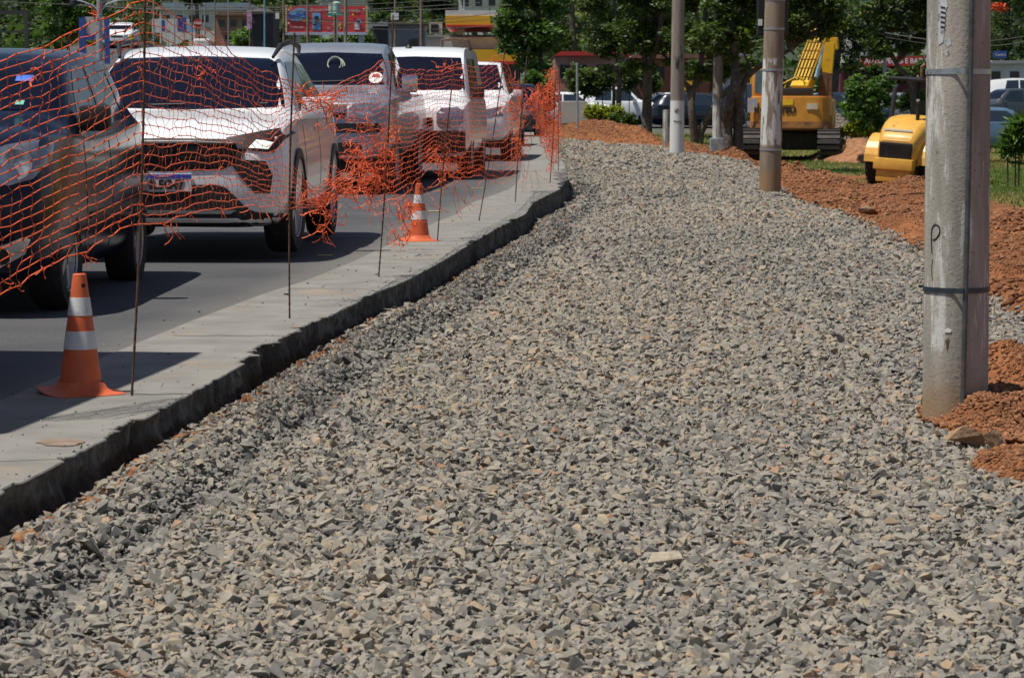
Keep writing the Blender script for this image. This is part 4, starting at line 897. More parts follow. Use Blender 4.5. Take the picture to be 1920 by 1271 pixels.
Gd2, u2 = net(cols, 26, 150, None, 9); Gd2[..., 0] += .05*np.sin(np.arange(len(Gd2))*1.1)[:, None]*np.linspace(.4, 1, 26)[None]
net2 = net_object(Gd2, 26, lambda u, f: False, 'shorter crumpled piece of orange mesh hanging from the far stakes', rh=.0036, rv=.002, seed=3)
def tangle(name, spots, parent, rad=.0030, seed=0):
    r = np.random.default_rng(seed); paths = []; rr = []
    for (px, py, d, wpx, hpx, n_, ln) in spots:
        for _ in range(int(n_*.19)+2):
            a = np.array(P(px + r.normal()*wpx*.5, py + r.normal()*hpx*.5, d + r.normal()*.08)); k = r.integers(6, 14); dr = r.normal(size=3); dr[1] *= .4; dr /= np.linalg.norm(dr); p = [a]
            for _ in range(k): dr = dr + r.normal(size=3)*.55 + np.array([0, 0, -.05]); dr /= np.linalg.norm(dr); p.append(p[-1] + dr*ln*.75/k)
            paths.append(np.array(p)); rr.append(rad*r.uniform(.5, 1.3))
    return tag(tubes_mesh(name, paths, rr, M_orange, parent), kind='stuff')
tangle('tangled_strands', [(600, 192, 16.1, 50, 14, 130, .18), (570, 180, 15.7, 30, 14, 40, .14), (560, 170, 15.5, 30, 8, 30, .12), (600, 372, 16.1, 36, 18, 130, .2), (608, 400, 16.2, 18, 40, 80, .2), (612, 420, 16.3, 10, 30, 24, .16), (640, 352, 16.8, 40, 22, 130, .2),
    (672, 320, 17.6, 40, 34, 190, .22), (700, 285, 18.2, 40, 44, 240, .22), (700, 335, 18.3, 34, 30, 170, .2), (722, 262, 18.7, 26, 50, 180, .2), (668, 262, 17.4, 44, 30, 60, .25), (640, 235, 16.9, 30, 20, 50, .2), (690, 352, 18.1, 30, 10, 50, .18),
    (835, 305, 22.9, 24, 22, 120, .2), (822, 285, 22.5, 20, 14, 60, .2), (835, 325, 23, 18, 20, 70, .2), (860, 318, 24, 30, 16, 60, .25), (830, 127, 22.7, 30, 6, 60, .14), (962, 200, 31, 24, 34, 170, .3), (974, 235, 33, 12, 50, 170, .3), (977, 280, 33.2, 9, 26, 110, .3), (965, 160, 31, 12, 14, 50, .25), (380, 130, 13, 24, 8, 20, .12), (95, 115, 10.6, 40, 6, 8, .1), (178, 35, 10.9, 10, 14, 14, .10), (60, 140, 10.5, 10, 12, 8, .1)], net1, seed=5)
tangle('tangled_strands', [(1024, 200, 39.6, 14, 60, 330, .35), (1030, 260, 40.4, 9, 50, 200, .35), (1038, 165, 41.4, 8, 40, 150, .3), (1000, 188, 36, 16, 10, 60, .35), (1012, 195, 38, 12, 36, 140, .3), (1032, 300, 40.7, 5, 18, 40, .3)], net2, rad=.0042, seed=6)
# loose ends hanging from the lower hem
r = np.random.default_rng(11); paths = []; rr = []
def hang(px, py, d, n_, ln, spread=3):
    for _ in range(n_):
        p = [np.array(P(px + r.normal()*spread, py, d))]; dr = np.array([r.normal()*.35, 0, -1.])
        for _ in range(8): dr = dr + r.normal(size=3)*np.array([.3, .2, .25]); dr /= np.linalg.norm(dr); p.append(p[-1]+dr*ln*r.uniform(.6, 1.3)/8)
        paths.append(np.array(p)); rr.append(.0022)
for q in ((300, 415, 11.6, 3, .08, 10), (320, 413, 11.9, 3, .12, 6), (355, 402, 12.4, 2, .05, 8), (410, 392, 13.2, 3, .06, 12), (480, 391, 14.3, 4, .07, 16), (530, 391, 15, 3, .08, 10), (160, 475, 10.8, 3, .08, 10), (85, 500, 10.6, 2, .06, 5), (30, 530, 10.4, 2, .07, 4),
          (604, 430, 16.2, 3, .15, 3), (690, 365, 18.2, 8, .16, 14), (735, 364, 19, 8, .3, 10), (760, 350, 19.8, 6, .35, 10), (770, 380, 20, 3, .3, 6), (780, 338, 20.4, 4, .45, 4), (840, 345, 23, 4, .15, 8), (860, 335, 24, 5, .35, 6), (852, 350, 23.8, 3, .3, 4), (905, 335, 26, 3, .1, 12), (985, 300, 33, 4, .5, 5), (1003, 320, 34, 2, .35, 3), (1034, 310, 40.8, 6, .3, 3)): hang(*q)
tag(tubes_mesh('frayed_ends', paths, rr, M_orange, net1), kind='stuff')
# scraps of mesh at the cone
paths = []; rr = []
for q in ((752, 400, 20.5), (760, 432, 21.4), (772, 405, 21.3), (744, 446, 21.2), (766, 380, 20.6)):
    for _ in range(9):
        a = np.array(P(q[0]+r.normal()*3, q[1]+r.normal()*7, q[2])); p = [a]
        for _ in range(5): p.append(p[-1] + r.normal(size=3)*.022)
        paths.append(np.array(p)); rr.append(.0035)
tag(tubes_mesh('net_scrap', paths, rr, M_orange, net1), kind='stuff')
# ------------------------------------------------------------------ concrete poles
def pole_material(name, paint=None, zlo=0, zhi=1, base=(.36, .325, .275), soil=.35):
    m, t, N, L, b = nodes(name); b.inputs['Roughness'].default_value = .85; b.inputs['Specular IOR Level'].default_value = .3
    tc = N.new('ShaderNodeTexCoord'); mp = N.new('ShaderNodeMapping'); mp.inputs['Scale'].default_value = (1, 1, .14); L.new(tc.outputs['Object'], mp.inputs[0])
    def noise(s, src, d=8, r=.65):
        n = N.new('ShaderNodeTexNoise'); n.inputs['Scale'].default_value = s; n.inputs['Detail'].default_value = d; n.inputs['Roughness'].default_value = r; L.new(src, n.inputs['Vector']); return n
    n1 = noise(9, mp.outputs[0]); r1 = ramp(N, [(.25, tuple(x*.5 for x in base)), (.45, tuple(x*.85 for x in base)), (.7, tuple(min(1, x*1.25) for x in base))]); L.new(n1.outputs[0], r1.inputs[0]); out = r1.outputs[0]
    def mixin(out, fac, col):
        mx = N.new('ShaderNodeMix'); mx.data_type = 'RGBA'; L.new(fac, mx.inputs[0]); L.new(out, mx.inputs[6]); mx.inputs[7].default_value = (*col, 1); return mx.outputs[2]
    n3 = noise(60, tc.outputs['Object'], 4); r3 = ramp(N, [(.63, (0,0,0)), (.68, (1,1,1))]); L.new(n3.outputs[0], r3.inputs[0]); out = mixin(out, r3.outputs[0], tuple(x*.35 for x in base))
    sx = N.new('ShaderNodeSeparateXYZ'); L.new(tc.outputs['Object'], sx.inputs[0])
    n2 = noise(14, mp.outputs[0], 8, .7)
    if paint:
        lo, hi, amt, col = paint
        a = N.new('ShaderNodeMapRange'); a.inputs[1].default_value = lo-.02; a.inputs[2].default_value = lo+.02; L.new(sx.outputs[2], a.inputs[0])
        c = N.new('ShaderNodeMapRange'); c.inputs[1].default_value = hi+.02; c.inputs[2].default_value = hi-.02; L.new(sx.outputs[2], c.inputs[0])
        mu = N.new('ShaderNodeMath'); mu.operation = 'MULTIPLY'; L.new(a.outputs[0], mu.inputs[0]); L.new(c.outputs[0], mu.inputs[1])
        r2 = ramp(N, [(amt, (0,0,0)), (amt+.05, (1,1,1))]); L.new(n2.outputs[0], r2.inputs[0])
        m2 = N.new('ShaderNodeMath'); m2.operation = 'MULTIPLY'; L.new(mu.outputs[0], m2.inputs[0]); L.new(r2.outputs[0], m2.inputs[1]); out = mixin(out, m2.outputs[0], col)
    s_ = N.new('ShaderNodeMapRange'); s_.inputs[1].default_value = soil+.05; s_.inputs[2].default_value = soil-.12
    ad = N.new('ShaderNodeMath'); ad.operation = 'ADD'; mm = N.new('ShaderNodeMath'); mm.operation = 'MULTIPLY'; mm.inputs[1].default_value = .5; L.new(n3.outputs[0], mm.inputs[0]); n5 = noise(5, tc.outputs['Object'])
    L.new(sx.outputs[2], ad.inputs[0]); m5 = N.new('ShaderNodeMath'); m5.operation = 'MULTIPLY_ADD'; m5.inputs[1].default_value = .4; m5.inputs[2].default_value = -.2; L.new(n5.outputs[0], m5.inputs[0]); L.new(m5.outputs[0], ad.inputs[1]); L.new(ad.outputs[0], s_.inputs[0])
    m6 = N.new('ShaderNodeMath'); m6.operation = 'MULTIPLY'; m6.inputs[1].default_value = .8; L.new(s_.outputs[0], m6.inputs[0]); out = mixin(out, m6.outputs[0], (.30, .19, .10))
    L.new(out, b.inputs['Base Color']); bp = N.new('ShaderNodeBump'); bp.inputs['Strength'].default_value = .6; bp.inputs['Distance'].default_value = .004
    L.new(n3.outputs[0], bp.inputs['Height']); L.new(bp.outputs[0], b.inputs['Normal']); return m
def pole(name, px, py, d, ptop, r0, r1, m, label, height=9, cat='utility pole'):
    base = P(px, py, d); top = P(ptop[0], ptop[1], d); dx = (top.x-base.x)/(top.z-base.z)
    root = empty(name, base, 0, label, cat); b = MB()
    n_ = 14; b.tube([(dx*height*i/n_, 0, -.3*(i == 0) + height*i/n_) for i in range(n_+1)], [r0+(r1-r0)*i/n_ for i in range(n_+1)], 40); b.build('shaft', m, root, True); return root, dx
def strap(root, z, r, m, dx, h=.02, r_out=.004):
    b = MB(); b.lathe([(r+r_out, z-h/2), (r+r_out+.002, z-h/2), (r+r_out+.002, z+h/2), (r+r_out, z+h/2)], 40, (dx*z, 0, 0)); return b.build('strap', m, root, True)
M_pole1 = pole_material('weathered pole concrete', (.3, 9, .555, (.60, .60, .58)), soil=.18, base=(.385, .362, .32))
M_pole2 = pole_material('brown pole concrete', (.72, 2.02, .47, (.62, .62, .60)), base=(.26, .205, .155), soil=.35)
M_pole3 = pole_material('grey pole concrete', (0, 1.42, .2, (.66, .66, .64)), base=(.27, .235, .20), soil=-.4)
M_pole4 = pole_material('thin pole concrete', (0, 1.5, .45, (.5, .5, .48)), base=(.27, .235, .20), soil=-.4)
d1 = 11.5; root, dx = pole('concrete_pole', 1791, 792, d1, (1798, 0), .139, .105, M_pole1, 'big nearest concrete pole with conduit strapped to it and a torn poster', 9)
s1 = S(d1); zz = lambda py: (792-py)/s1
M_cond = mat('conduit', (.10, .115, .125), .4, .5, .3, 20, dirt=(.2, .14, .09), dscale=8, dlo=.55, dhi=.7)
b = MB(); zb_ = zz(800); b.tube([(.005, -.155, -.02), (.008, -.153, .3), (.016, -.150, 1.0), (.022, -.146, 2.0), (.08, -.125, 9)], .0115, 12); b.build('conduit', M_cond, root, True)
def band(z, m, nm, th=.022):
    b = MB(); n_ = 48; vs = []
    for k in range(n_):
        a = 2*PI*k/n_; r = .139-.005*z + .0035; x, y = r*math.cos(a), r*math.sin(a)
        da = abs(((a + PI/2 + PI) % (2*PI)) - PI); bulge = .018*max(0, 1 - (da/.30)) if da < .30 else 0
        r += bulge*1.4; x, y = r*math.cos(a), r*math.sin(a)
        vs += [(x+dx*z, y, z-th/2 + .012*math.sin(a)*0), (x+dx*z, y, z+th/2), (x*1.012+dx*z, y*1.012, z+th/2), (x*1.012+dx*z, y*1.012, z-th/2)]
    fs = []
    for k in range(n_):
        a = k*4; c = ((k+1) % n_)*4
        fs += [(a+3, c+3, c+2, a+2), (a, a+1, c+1, c), (a+1, a+2, c+2, c+1), (a, c, c+3, a+3)]
    b.add(vs, fs); return b.build(nm, m, root, True)
M_strapd = mat('dark strap', (.06, .08, .10), .4, .6, .3, 14)
st_ = band(zz(134), mat('bright strap', (.42, .48, .52), .3, .6, .3, 14), 'strap'); band(zz(539), M_strapd, 'strap')
b = MB(); b.tube([(-.148+dx, -.03, zz(120)), (-.162+dx, -.035, zz(125)), (-.162+dx, -.035, zz(143)), (-.148+dx, -.03, zz(148))], .006, 6); b.build('strap_bolt', M_rustm, st_)
def on_pole(nm, pts, m, off=.003, par=None, dz=0):
    """sheet curved round the shaft: pts = outline in (px, py) as seen in the photo"""
    V = []; rows = 10
    for (px, py) in pts: V.append((px, py))
    P2 = [Vector(((px-1791)/s1, (792-py)/s1)) for px, py in V]; n = len(P2); dense = []
    for i in range(n):
        a, c = P2[i], P2[(i+1) % n]; k = max(1, int((c-a).length/.012))
        for j in range(k): dense.append(a.lerp(c, j/k))
    nb = len(dense); xs_ = [p.x for p in dense]; ys_ = [p.y for p in dense]; allp = list(dense)
    xx = min(xs_)+.006
    while xx < max(xs_):
        yy = min(ys_)+.006
        while yy < max(ys_):
            q = Vector((xx, yy))
            if min((q-w_).length for w_ in dense) > .006: allp.append(q)
            yy += .014
        xx += .012
    vs, _, fs, *_ = delaunay_2d_cdt(allp, [(i, (i+1) % nb) for i in range(nb)], [list(range(nb))], 1, 1e-5); out = []
    for v in vs:
        r = .139 - .005*v.y + off; x = max(-r*.995, min(r*.995, v.x - dx*v.y)); out.append((x + dx*v.y, -math.sqrt(r*r-x*x), v.y))
    b = MB(); b.add(out, [tuple(f) for f in fs]); return b.build(nm, m, par or root, True)
M_paper = mat('weathered paper', (.50, .53, .55), .8, 0, .2, 40, dirt=(.22, .22, .22), dscale=30, dlo=.55, dhi=.62)
M_grf = mat('spray paint black', (.02, .02, .02), .7)
on_pole('poster', [(1742, -30), (1752, -20), (1758, 14), (1755, 20), (1751, 80), (1743, 86)], M_paper, .004)
on_pole('poster', [(1754, 75), (1763, 72), (1765, 84), (1758, 90)], M_paper, .003); on_pole('poster', [(1753, 94), (1760, 92), (1762, 102), (1757, 106)], M_paper, .003)
for k in range(5):
    on_pole('poster_lettering', [(1746, 14+k*9), (1754, 16+k*9), (1754, 19+k*9), (1746, 17+k*9)], M_grf, .006)
def pole_line(pts, r, m, nm='graffiti'):
    q = []
    for (px, py) in catmull(pts, 6*len(pts)):
        z = (792-py)/s1; R_ = .139-.005*z+.001; x = max(-R_*.99, min(R_*.99, (px-1791)/s1 - dx*z)); q.append((x+dx*z, -math.sqrt(R_*R_-x*x), z))
    b = MB(); b.tube(q, r, 6); return b.build(nm, m, root, True)
pole_line([(1738, 470), (1737, 440), (1738, 424), (1743, 417), (1749, 422), (1749, 434), (1744, 443), (1739, 446)], .0032, M_grf); pole_line([(1739, 482), (1738, 500), (1739, 520)], .002, M_grf)
on_pole('paint_splash', [(1760, 612), (1766, 608), (1772, 612), (1770, 617), (1762, 617)], M_whitept, .003)
on_pole('rust_stain', [(1762, 632), (1768, 625), (1766, 640), (1764, 652)], M_rust, .003)
# pole carrying the traffic signal
d2 = 41.5; root2, dx2 = pole('traffic_signal_pole', 1443, 361, d2, (1453, 0), .168, .115, M_pole2, 'brown concrete pole with flaking white paint carrying the dark signal backplate', 9)
z2 = lambda py: (361-py)/S(d2)
for py in (3, 57, 133, 281): strap(root2, z2(py), .168-.0059*z2(py), M_galv, dx2, .03)
b = MB(); b.box(-.19, .24, z2(69), .29, .32, z2(69)+1.1, bev=.03); bp_ = b.build('signal_backplate', M_trim, root2)
b = MB(); b.box(-.175, .23, z2(50), -.11, .236, z2(38)); b.build('label_plate', M_whitept, bp_)
for k in range(3):
    b = MB(); b.lathe([(.11, 0), (.12, .14), (.105, .15), (.1, .02)], 20, (.05, .34, z2(69)+.2+.33*k), Matrix.Rotation(-PI/2, 3, 'X')); b.build('signal_visor', M_trim, bp_, True)
root3, dx3 = pole('concrete_pole', 1269, 289, 73, (1272, 0), .197, .13, M_pole3, 'round pole with its lower third painted clean white, beside the far trees', 9)
z3 = lambda py: (289-py)/S(73)
def scrib(root, x, z, w_, h, n_, r_, seed, m=M_grf):
    r = np.random.default_rng(seed); b = MB(); pts = []
    for k in range(n_):
        xx = x + r.uniform(-w_, w_); zz_ = z + r.uniform(-h, h); rr = r_ - .005*zz_ + .004; pts.append((xx, -math.sqrt(max(.0001, rr*rr - xx*xx)), zz_))
    b.tube(pts, .006, 4); return b.build('graffiti', m, root)
scrib(root3, .0, z3(120), .08, .22, 14, .197, 3); scrib(root3, .07, z3(100), .05, .3, 8, .197, 4); scrib(root3, -.02, z3(208), .07, .06, 9, .197, 5); scrib(root3, 0, z3(228), .10, .02, 12, .197, 6); scrib(root3, .10, z3(232), .03, .06, 6, .197, 8)
root4, dx4 = pole('concrete_pole', 1345, 288, 75, (1347, 0), .145, .10, M_pole4, 'thinner pale pole with a blue grey block round its foot', 9)
b = MB(); b.box(-.20, -.2, -.1, .2, .2, .42, bev=.02); b.build('foot_block', mat('blue grey painted block', (.20, .27, .30), .8, 0, .2, 5, dirt=(.38, .33, .28), dscale=6, dlo=.5, dhi=.6), root4)
def stick(name, px0, py0, px1, py1, d, rpx, m, label, cat='post', n=10):
    a = P(px0, py0, d); c = P(px1, py1, d); r = rpx/S(d); b = MB(); b.tube([(0, 0, -.3), (0, 0, 0), c - a], [r, r, r*.85], n); o = b.build(name, m, None, True); o.location = a; return tag(o, label, cat)
stick('concrete_stub', 1249, 277, 1249, 206, 82, 7, M_pole4, 'short grey stub wrapped in black mesh left of the white based pole')
stick('metal_post', 1083, 240, 1082, 118, 96, 2.4, M_galv, 'thin galvanised post standing on the far red berm')
stick('metal_post', 1050, 230, 1048, 158, 100, 2.6, M_galv, 'thin grey post left of the galvanised post, behind the second net piece')
stick('metal_post', 1371, 205, 1370, 100, 95, 2.2, M_galv, 'thin pale post between the thin pole and the leaning trunk')
stick('metal_post', 1658, 160, 1661, 40, 130, 3.5, M_galv, 'blue grey post above the young bushy tree')

# ------------------------------------------------------------------ excavator
EXP = G(1480, 303, lambda x, y: float(zground(x, y))); print('ex', EXP)
ex = empty('excavator', EXP, math.radians(-9), 'large yellow excavator seen from behind with its boom folded up', 'excavator'); e62 = S(EXP.y)
lx = lambda px: (px-1480)/e62; lz = lambda py: (305-py)/e62
for s in (-1, 1):
    x0 = s*1.24 - .34; b = MB(); pr = []
    for k in range(28):
        a = 2*PI*k/28; y = (1.55 if math.cos(a) > 0 else -1.55) + .42*math.cos(a) + 1.9; pr.append((y-.4, .45+.5*math.sin(a)))
    b.prism(pr, x0+.08, x0+.62, 'x'); t_ = b.build('track', M_darksteel, ex); b = MB()
    for k in range(56):
        u = k/56*8.2; 
        # shoe positions round the loop
        Ls, R_ = 3.1, .55; per = 2*Ls+2*PI*R_; u = k/56*per
        if u < Ls: y, z, a = -1.55+u, 1.0, 0
        elif u < Ls+PI*R_: a = (u-Ls)/R_; y, z = 1.55+R_*math.sin(a), .45+R_*math.cos(a)
        elif u < 2*Ls+PI*R_: y, z, a = 1.55-(u-Ls-PI*R_), -.1, PI
        else: a = PI+(u-2*Ls-PI*R_)/R_; y, z = -1.55+R_*math.sin(a), .45+R_*math.cos(a)
        b.box(x0, -.06, -.02, x0+.70, .06, .035, R=Matrix.Rotation(-a, 3, 'X'), at=(0, y+1.5, z))
    b.build('track_shoes', M_rustm if 0 else M_darksteel, t_)
b = MB(); b.box(-.9, .5, .35, .9, 3.2, .95, bev=.08); b.lathe([(.7, .95), (.7, 1.12)], 24, (0, 1.9, 0)); b.build('undercarriage', M_darksteel, ex)
b = MB(); b.box(.25, .6, .82, .95, .9, 1.12, bev=.03); b.build('hose_guard', M_rustm, ex)
pl = []
for k in range(25):
    a = PI + PI*k/24; pl.append((1.27*math.copysign(abs(math.cos(a))**.35, math.cos(a)), .55*math.copysign(abs(math.sin(a))**.6, math.sin(a)) + .35))
pl += [(1.30, 1.2), (-1.30, 1.2)]
b = MB(); b.prism(pl, 1.05, lz(183), 'z'); b.build('counterweight', M_yel, ex, True, .05)
lip = [(x*1.006, y*1.006 if y < 0 else y) for x, y in pl]; b = MB(); b.prism(lip, 1.02, 1.30, 'z'); b.build('lower_rim', mat('brownish orange rim', (.42, .19, .06), .6, 0, .25, 3, dirt=(.12, .07, .045), dscale=1.8, dlo=.5, dhi=.62), ex, True, .04)  # browner, mottled orange band along the counterweight's lower edge
b = MB(); b.prism([(-1.2, -.12), (1.2, -.12), (1.22, .6), (-1.22, .6)], .98, 1.12, 'z'); b.build('belly_plate', M_rustm, ex)
b = MB(); b.box(-1.32, 1.2, 1.05, 1.32, 3.4, lz(190), bev=.05); b.build('house', M_yel, ex, True)
b = MB(); b.box(lx(1452), .45, lz(184), lx(1520), 1.5, lz(168), bev=.05); b.build('engine_hood', M_trim, ex, True)
b = MB(); b.box(1.10, .2, 1.0, 1.34, .5, 1.45, bev=.02); b.build('side_step', M_yel, ex)
cab = MB(); cab.box(-1.3, 1.3, lz(190), -.45, 2.9, lz(128), bev=.08); cb = cab.build('cab', M_yel, ex, True)
b = MB(); b.box(-1.2, 1.285, lz(178), -.55, 1.31, lz(134), bev=.01); b.build('cab_window', mat('excavator glass', (.08, .14, .18), .08, 0, .3, 5, spec=.9), cb)
b = MB(); b.box(-1.315, 1.5, lz(178), -1.29, 2.7, lz(134), bev=.01); b.build('cab_window', M_glass2, cb)
def beam(p0, p1, w_, h0, h1, m, nm, par):
    p0 = Vector(p0); p1 = Vector(p1); t = (p1-p0).normalized(); up = Vector((1,0,0)).cross(t).normalized(); b = MB(); vs = []
    for p, h in ((p0, h0), (p1, h1)):
        for sx, su in ((-1,-1), (1,-1), (1,1), (-1,1)): vs.append(p + Vector((sx*w_/2, 0, 0)) + up*su*h/2)
    b.add(vs, [(0,1,2,3), (7,6,5,4), (0,4,5,1), (1,5,6,2), (2,6,7,3), (3,7,4,0)]); return b.build(nm, m, par, False, .02), t, up
p0 = (lx(1488)+.05, 2.0, lz(178)); p1 = (lx(1518)+.1, 4.6, lz(70)); bo, t_, u_ = beam(p0, p1, .56, .6, .8, M_boom, 'boom', ex)
b = MB(); un = u_ if u_.y < 0 else -u_
for k in range(5):
    x = -.22+.11*k; a = Vector(p0)+Vector((x, 0, 0)) + un*.34 + t_*.3; c = Vector(p1)+Vector((x, 0, 0)) + un*.44; b.tube([a, a.lerp(c, .5)+Vector((0, .0, .02)), c], .017, 6)
b.build('hydraulic_pipes', M_darksteel, bo)
b = MB()
for k in range(6):
    q = Vector(p0).lerp(Vector(p1), .15+.15*k) + un*(.33+.02*k); b.box(q.x-.27, q.y-.02, q.z-.015, q.x+.27, q.y+.02, q.z+.015)
b.build('pipe_clamps', M_boom, bo)
b = MB(); b.tube([(lx(1466), 1.3, lz(168)), (lx(1470), 1.3, lz(155)), (lx(1500), 1.2, lz(150)), (lx(1506), 1.2, lz(170))], .03, 6); b.tube([(lx(1462), 1.3, lz(160)), (lx(1490), 1.2, lz(146)), (lx(1508), 1.2, lz(160))], .025, 6); b.build('boom_hoses', M_boom, bo, True)
b = MB(); b.tube([(lx(1520), 2.5, lz(150)), (lx(1531), 3.8, lz(85))], .09, 10); b.build('hydraulic_cylinder', mat('blue steel', (.22, .36, .45), .3, .6, .2, 6), ex, True)
b = MB(); b.prism([(lx(1526), lz(178)), (lx(1548), lz(178)), (lx(1556), lz(80)), (lx(1536), lz(80)), (lx(1530), lz(130))], 3.0, 3.35, 'y'); ar = b.build('dipper_arm', M_boom, ex, False, .02)
b = MB(); b.prism([(lx(1524), lz(184)), (lx(1550), lz(184)), (lx(1551), lz(140)), (lx(1531), lz(136))], 2.9, 3.45, 'y'); b.build('bucket_linkage', M_rustm, ar)
b = MB(); b.prism([(lx(1486), lz(100)), (lx(1512), lz(72)), (lx(1558), lz(68)), (lx(1560), lz(92)), (lx(1524), lz(98))], 4.2, 4.8, 'y'); b.build('boom_end', M_boom, ex, False, .03)
text('lettering', 'KOMATSU', .25, M_ink, ex, (lx(1453), -.215, lz(210)), sx=1.12, ext=.006, bold=.012)
b = MB(); b.box(lx(1512), -.222, lz(208), lx(1532), -.2, lz(197)); b.build('decal', mat('cream decal', (.6, .55, .4), .5), ex)
b = MB(); b.box(lx(1467), -.222, lz(200), lx(1487), -.2, lz(190)); b.build('decal', mat('yellow decal', (.85, .55, .02), .5), ex)
M_pdecal = mat('faded blue decal', (.35, .38, .5), .6, 0, .3, 20, dirt=(.6, .4, .15), dscale=8, dlo=.5, dhi=.6)
b = MB(); b.box(lx(1402), -.21, lz(214), lx(1420), -.18, lz(187)); b.build('decal', M_pdecal, ex)
b = MB(); b.tube([(lx(1566)-.2, 1.8, lz(185)), (lx(1566)-.2, 1.8, lz(150)), (lx(1556)-.2, 2.6, lz(150)), (lx(1556)-.2, 2.6, lz(185))], .02, 6); b.build('handrail', M_trim, ex)
b = MB(); b.box(-1.45, 2.6, lz(160), -1.36, 2.65, lz(140), bev=.01); b.build('cab_mirror', M_boom, ex)

# ------------------------------------------------------------------ roller
RP = G(1674, 349, lambda x, y: float(zground(x, y))); print('ro', RP); ro = empty('road_roller', RP, math.radians(-26), 'yellow soil roller with padded drum, half hidden behind the big pole', 'road roller')
ro.rotation_euler.y = math.radians(4)
def hood_sec(y, z0, z1, w0, w1): return [(-w0, y, z0), (w0, y, z0), (w0, y, z1-.16), (w1, y, z1-.03), (w1*.8, y, z1), (-w1*.8, y, z1), (-w1, y, z1-.03), (-w0, y, z1-.16)]
secs = [hood_sec(0, .62, 1.05, .42, .36), hood_sec(.12, .6, 1.18, .45, .38), hood_sec(.45, .6, 1.42, .52, .42), hood_sec(.9, .6, 1.55, .60, .48), hood_sec(1.7, .6, 1.60, .64, .52)]
b = MB(); vs = [p for q in secs for p in q]; fs = [(i*8+k, i*8+(k+1) % 8, (i+1)*8+(k+1) % 8, (i+1)*8+k) for i in range(4) for k in range(8)] + [tuple(range(8))[::-1], tuple(range(32, 40))]
b.add(vs, fs); b.build('hood', M_yel2, ro, True, .02)
b = MB(); b.box(-.385, -.03, .60, .385, .03, .98, bev=.02); g_ = b.build('radiator_grille', M_trim, ro); b = MB()
for k in range(8): b.box(-.36, -.045, .64+k*.04, .36, -.03, .655+k*.04)
b.box(-.2, -.05, .62, -.18, -.03, .97); b.build('grille_slats', M_darksteel, g_)
b = MB(); b.box(-.46, -.16, .36, .46, .12, .62, bev=.03); b.box(-.40, -.1, .08, .40, .3, .38, bev=.04); b.build('rear_bumper', M_yel2, ro, True)
b = MB(); b.box(-.36, .155, 1.235, .30, .19, 1.275, R=None); dcl = b.build('lettering_strip', M_whitept, ro)
b = MB(); b.box(.565, .55, 1.18, .60, .95, 1.38); b.build('side_vent', M_trim, ro)
for s in (-1, 1):
    R = Matrix.Rotation(PI/2*s, 3, 'Y'); b = MB(); b.lathe([(.3, -.17), (.53, -.17), (.56, -.12), (.56, .12), (.53, .17), (.3, .17)], 36, (s*.64, .85, .50), R)
    w_ = b.build('tyre', M_tyre, ro, True); b = MB()
    for k in range(20):
        a = 2*PI*k/20
        for q in (-1, 1): b.box(-.16 if q < 0 else 0, -.028, .55, 0 if q < 0 else .16, .028, .60, R=Matrix.Rotation(a + q*.09, 3, 'X') @ Matrix.Rotation(q*.5, 3, 'Z'), at=(s*.64, .85, .50))
    b.build('tread_lugs', M_tyre, w_); b = MB(); b.lathe([(.3, -.05), (.29, .05), (.1, .09), (.02, .1)], 24, (s*.80, .85, .5), R); b.build('rim', M_yel2, w_, True)
    b = MB(); pr = [(.85+.66*math.cos(PI*k/12), .50+.64*math.sin(PI*k/12)) for k in range(13)] + [(.85+.60*math.cos(PI*k/12), .50+.60*math.sin(PI*k/12)) for k in range(12, -1, -1)]
    b.prism(pr, s*.46, s*.80, 'x'); b.build('mudguard', M_yel2, ro)
for s in (-1, 1):
    b = MB(); b.tube([(s*.58, 1.25, 1.2), (s*.56, 1.35, 2.15), (s*.52, 1.5, 2.35), (s*.5, 1.7, 2.4)], .055, 8); b.build('canopy_post', M_trim, ro, True)
    b = MB(); b.tube([(s*.5, 2.9, 1.1), (s*.5, 2.9, 2.36)], .05, 8); b.build('canopy_post', M_trim, ro, True)
b = MB(); b.box(-.75, 1.35, 2.36, .75, 3.1, 2.44, bev=.03); b.build('canopy', M_trim, ro)
b = MB(); b.tube([(.22, .75, 1.5), (.22, .75, 1.86), (.22, .66, 1.95)], .045, 10); b.build('exhaust', M_trim, ro, True)
b = MB(); b.box(-.1, 1.8, 1.3, .5, 2.4, 1.5, bev=.05); b.box(-.1, 1.75, 1.45, .5, 1.88, 1.95, bev=.05); b.build('seat', M_trim, ro, True)
b = MB(); b.box(-.6, 1.7, .5, .6, 3.0, 1.15, bev=.05); b.build('operator_platform', M_yel2, ro, True)
b = MB(); b.tube([(.1, 2.7, 1.1), (.1, 2.5, 1.6)], .03, 6); b.lathe([(.2, 0), (.22, .015), (.2, .03)], 20, (.1, 2.48, 1.62), Matrix.Rotation(.5, 3, 'X')); b.build('steering_wheel', M_trim, ro, True)
R = Matrix.Rotation(PI/2, 3, 'Y'); b = MB(); b.lathe([(.60, -.8), (.60, .8)], 40, (-.1, 3.9, .62), R); dr = b.build('drum', M_rustm, ro, True); b = MB()
for k in range(16):
    for j in range(8):
        a = 2*PI*(k+.5*(j % 2))/16; b.box(-.06, -.05, .59, .06, .05, .68, R=Matrix.Rotation(a, 3, 'X'), at=(-.1-.7+.2*j, 3.9, .62))
b.build('drum_pads', M_rustm, dr)
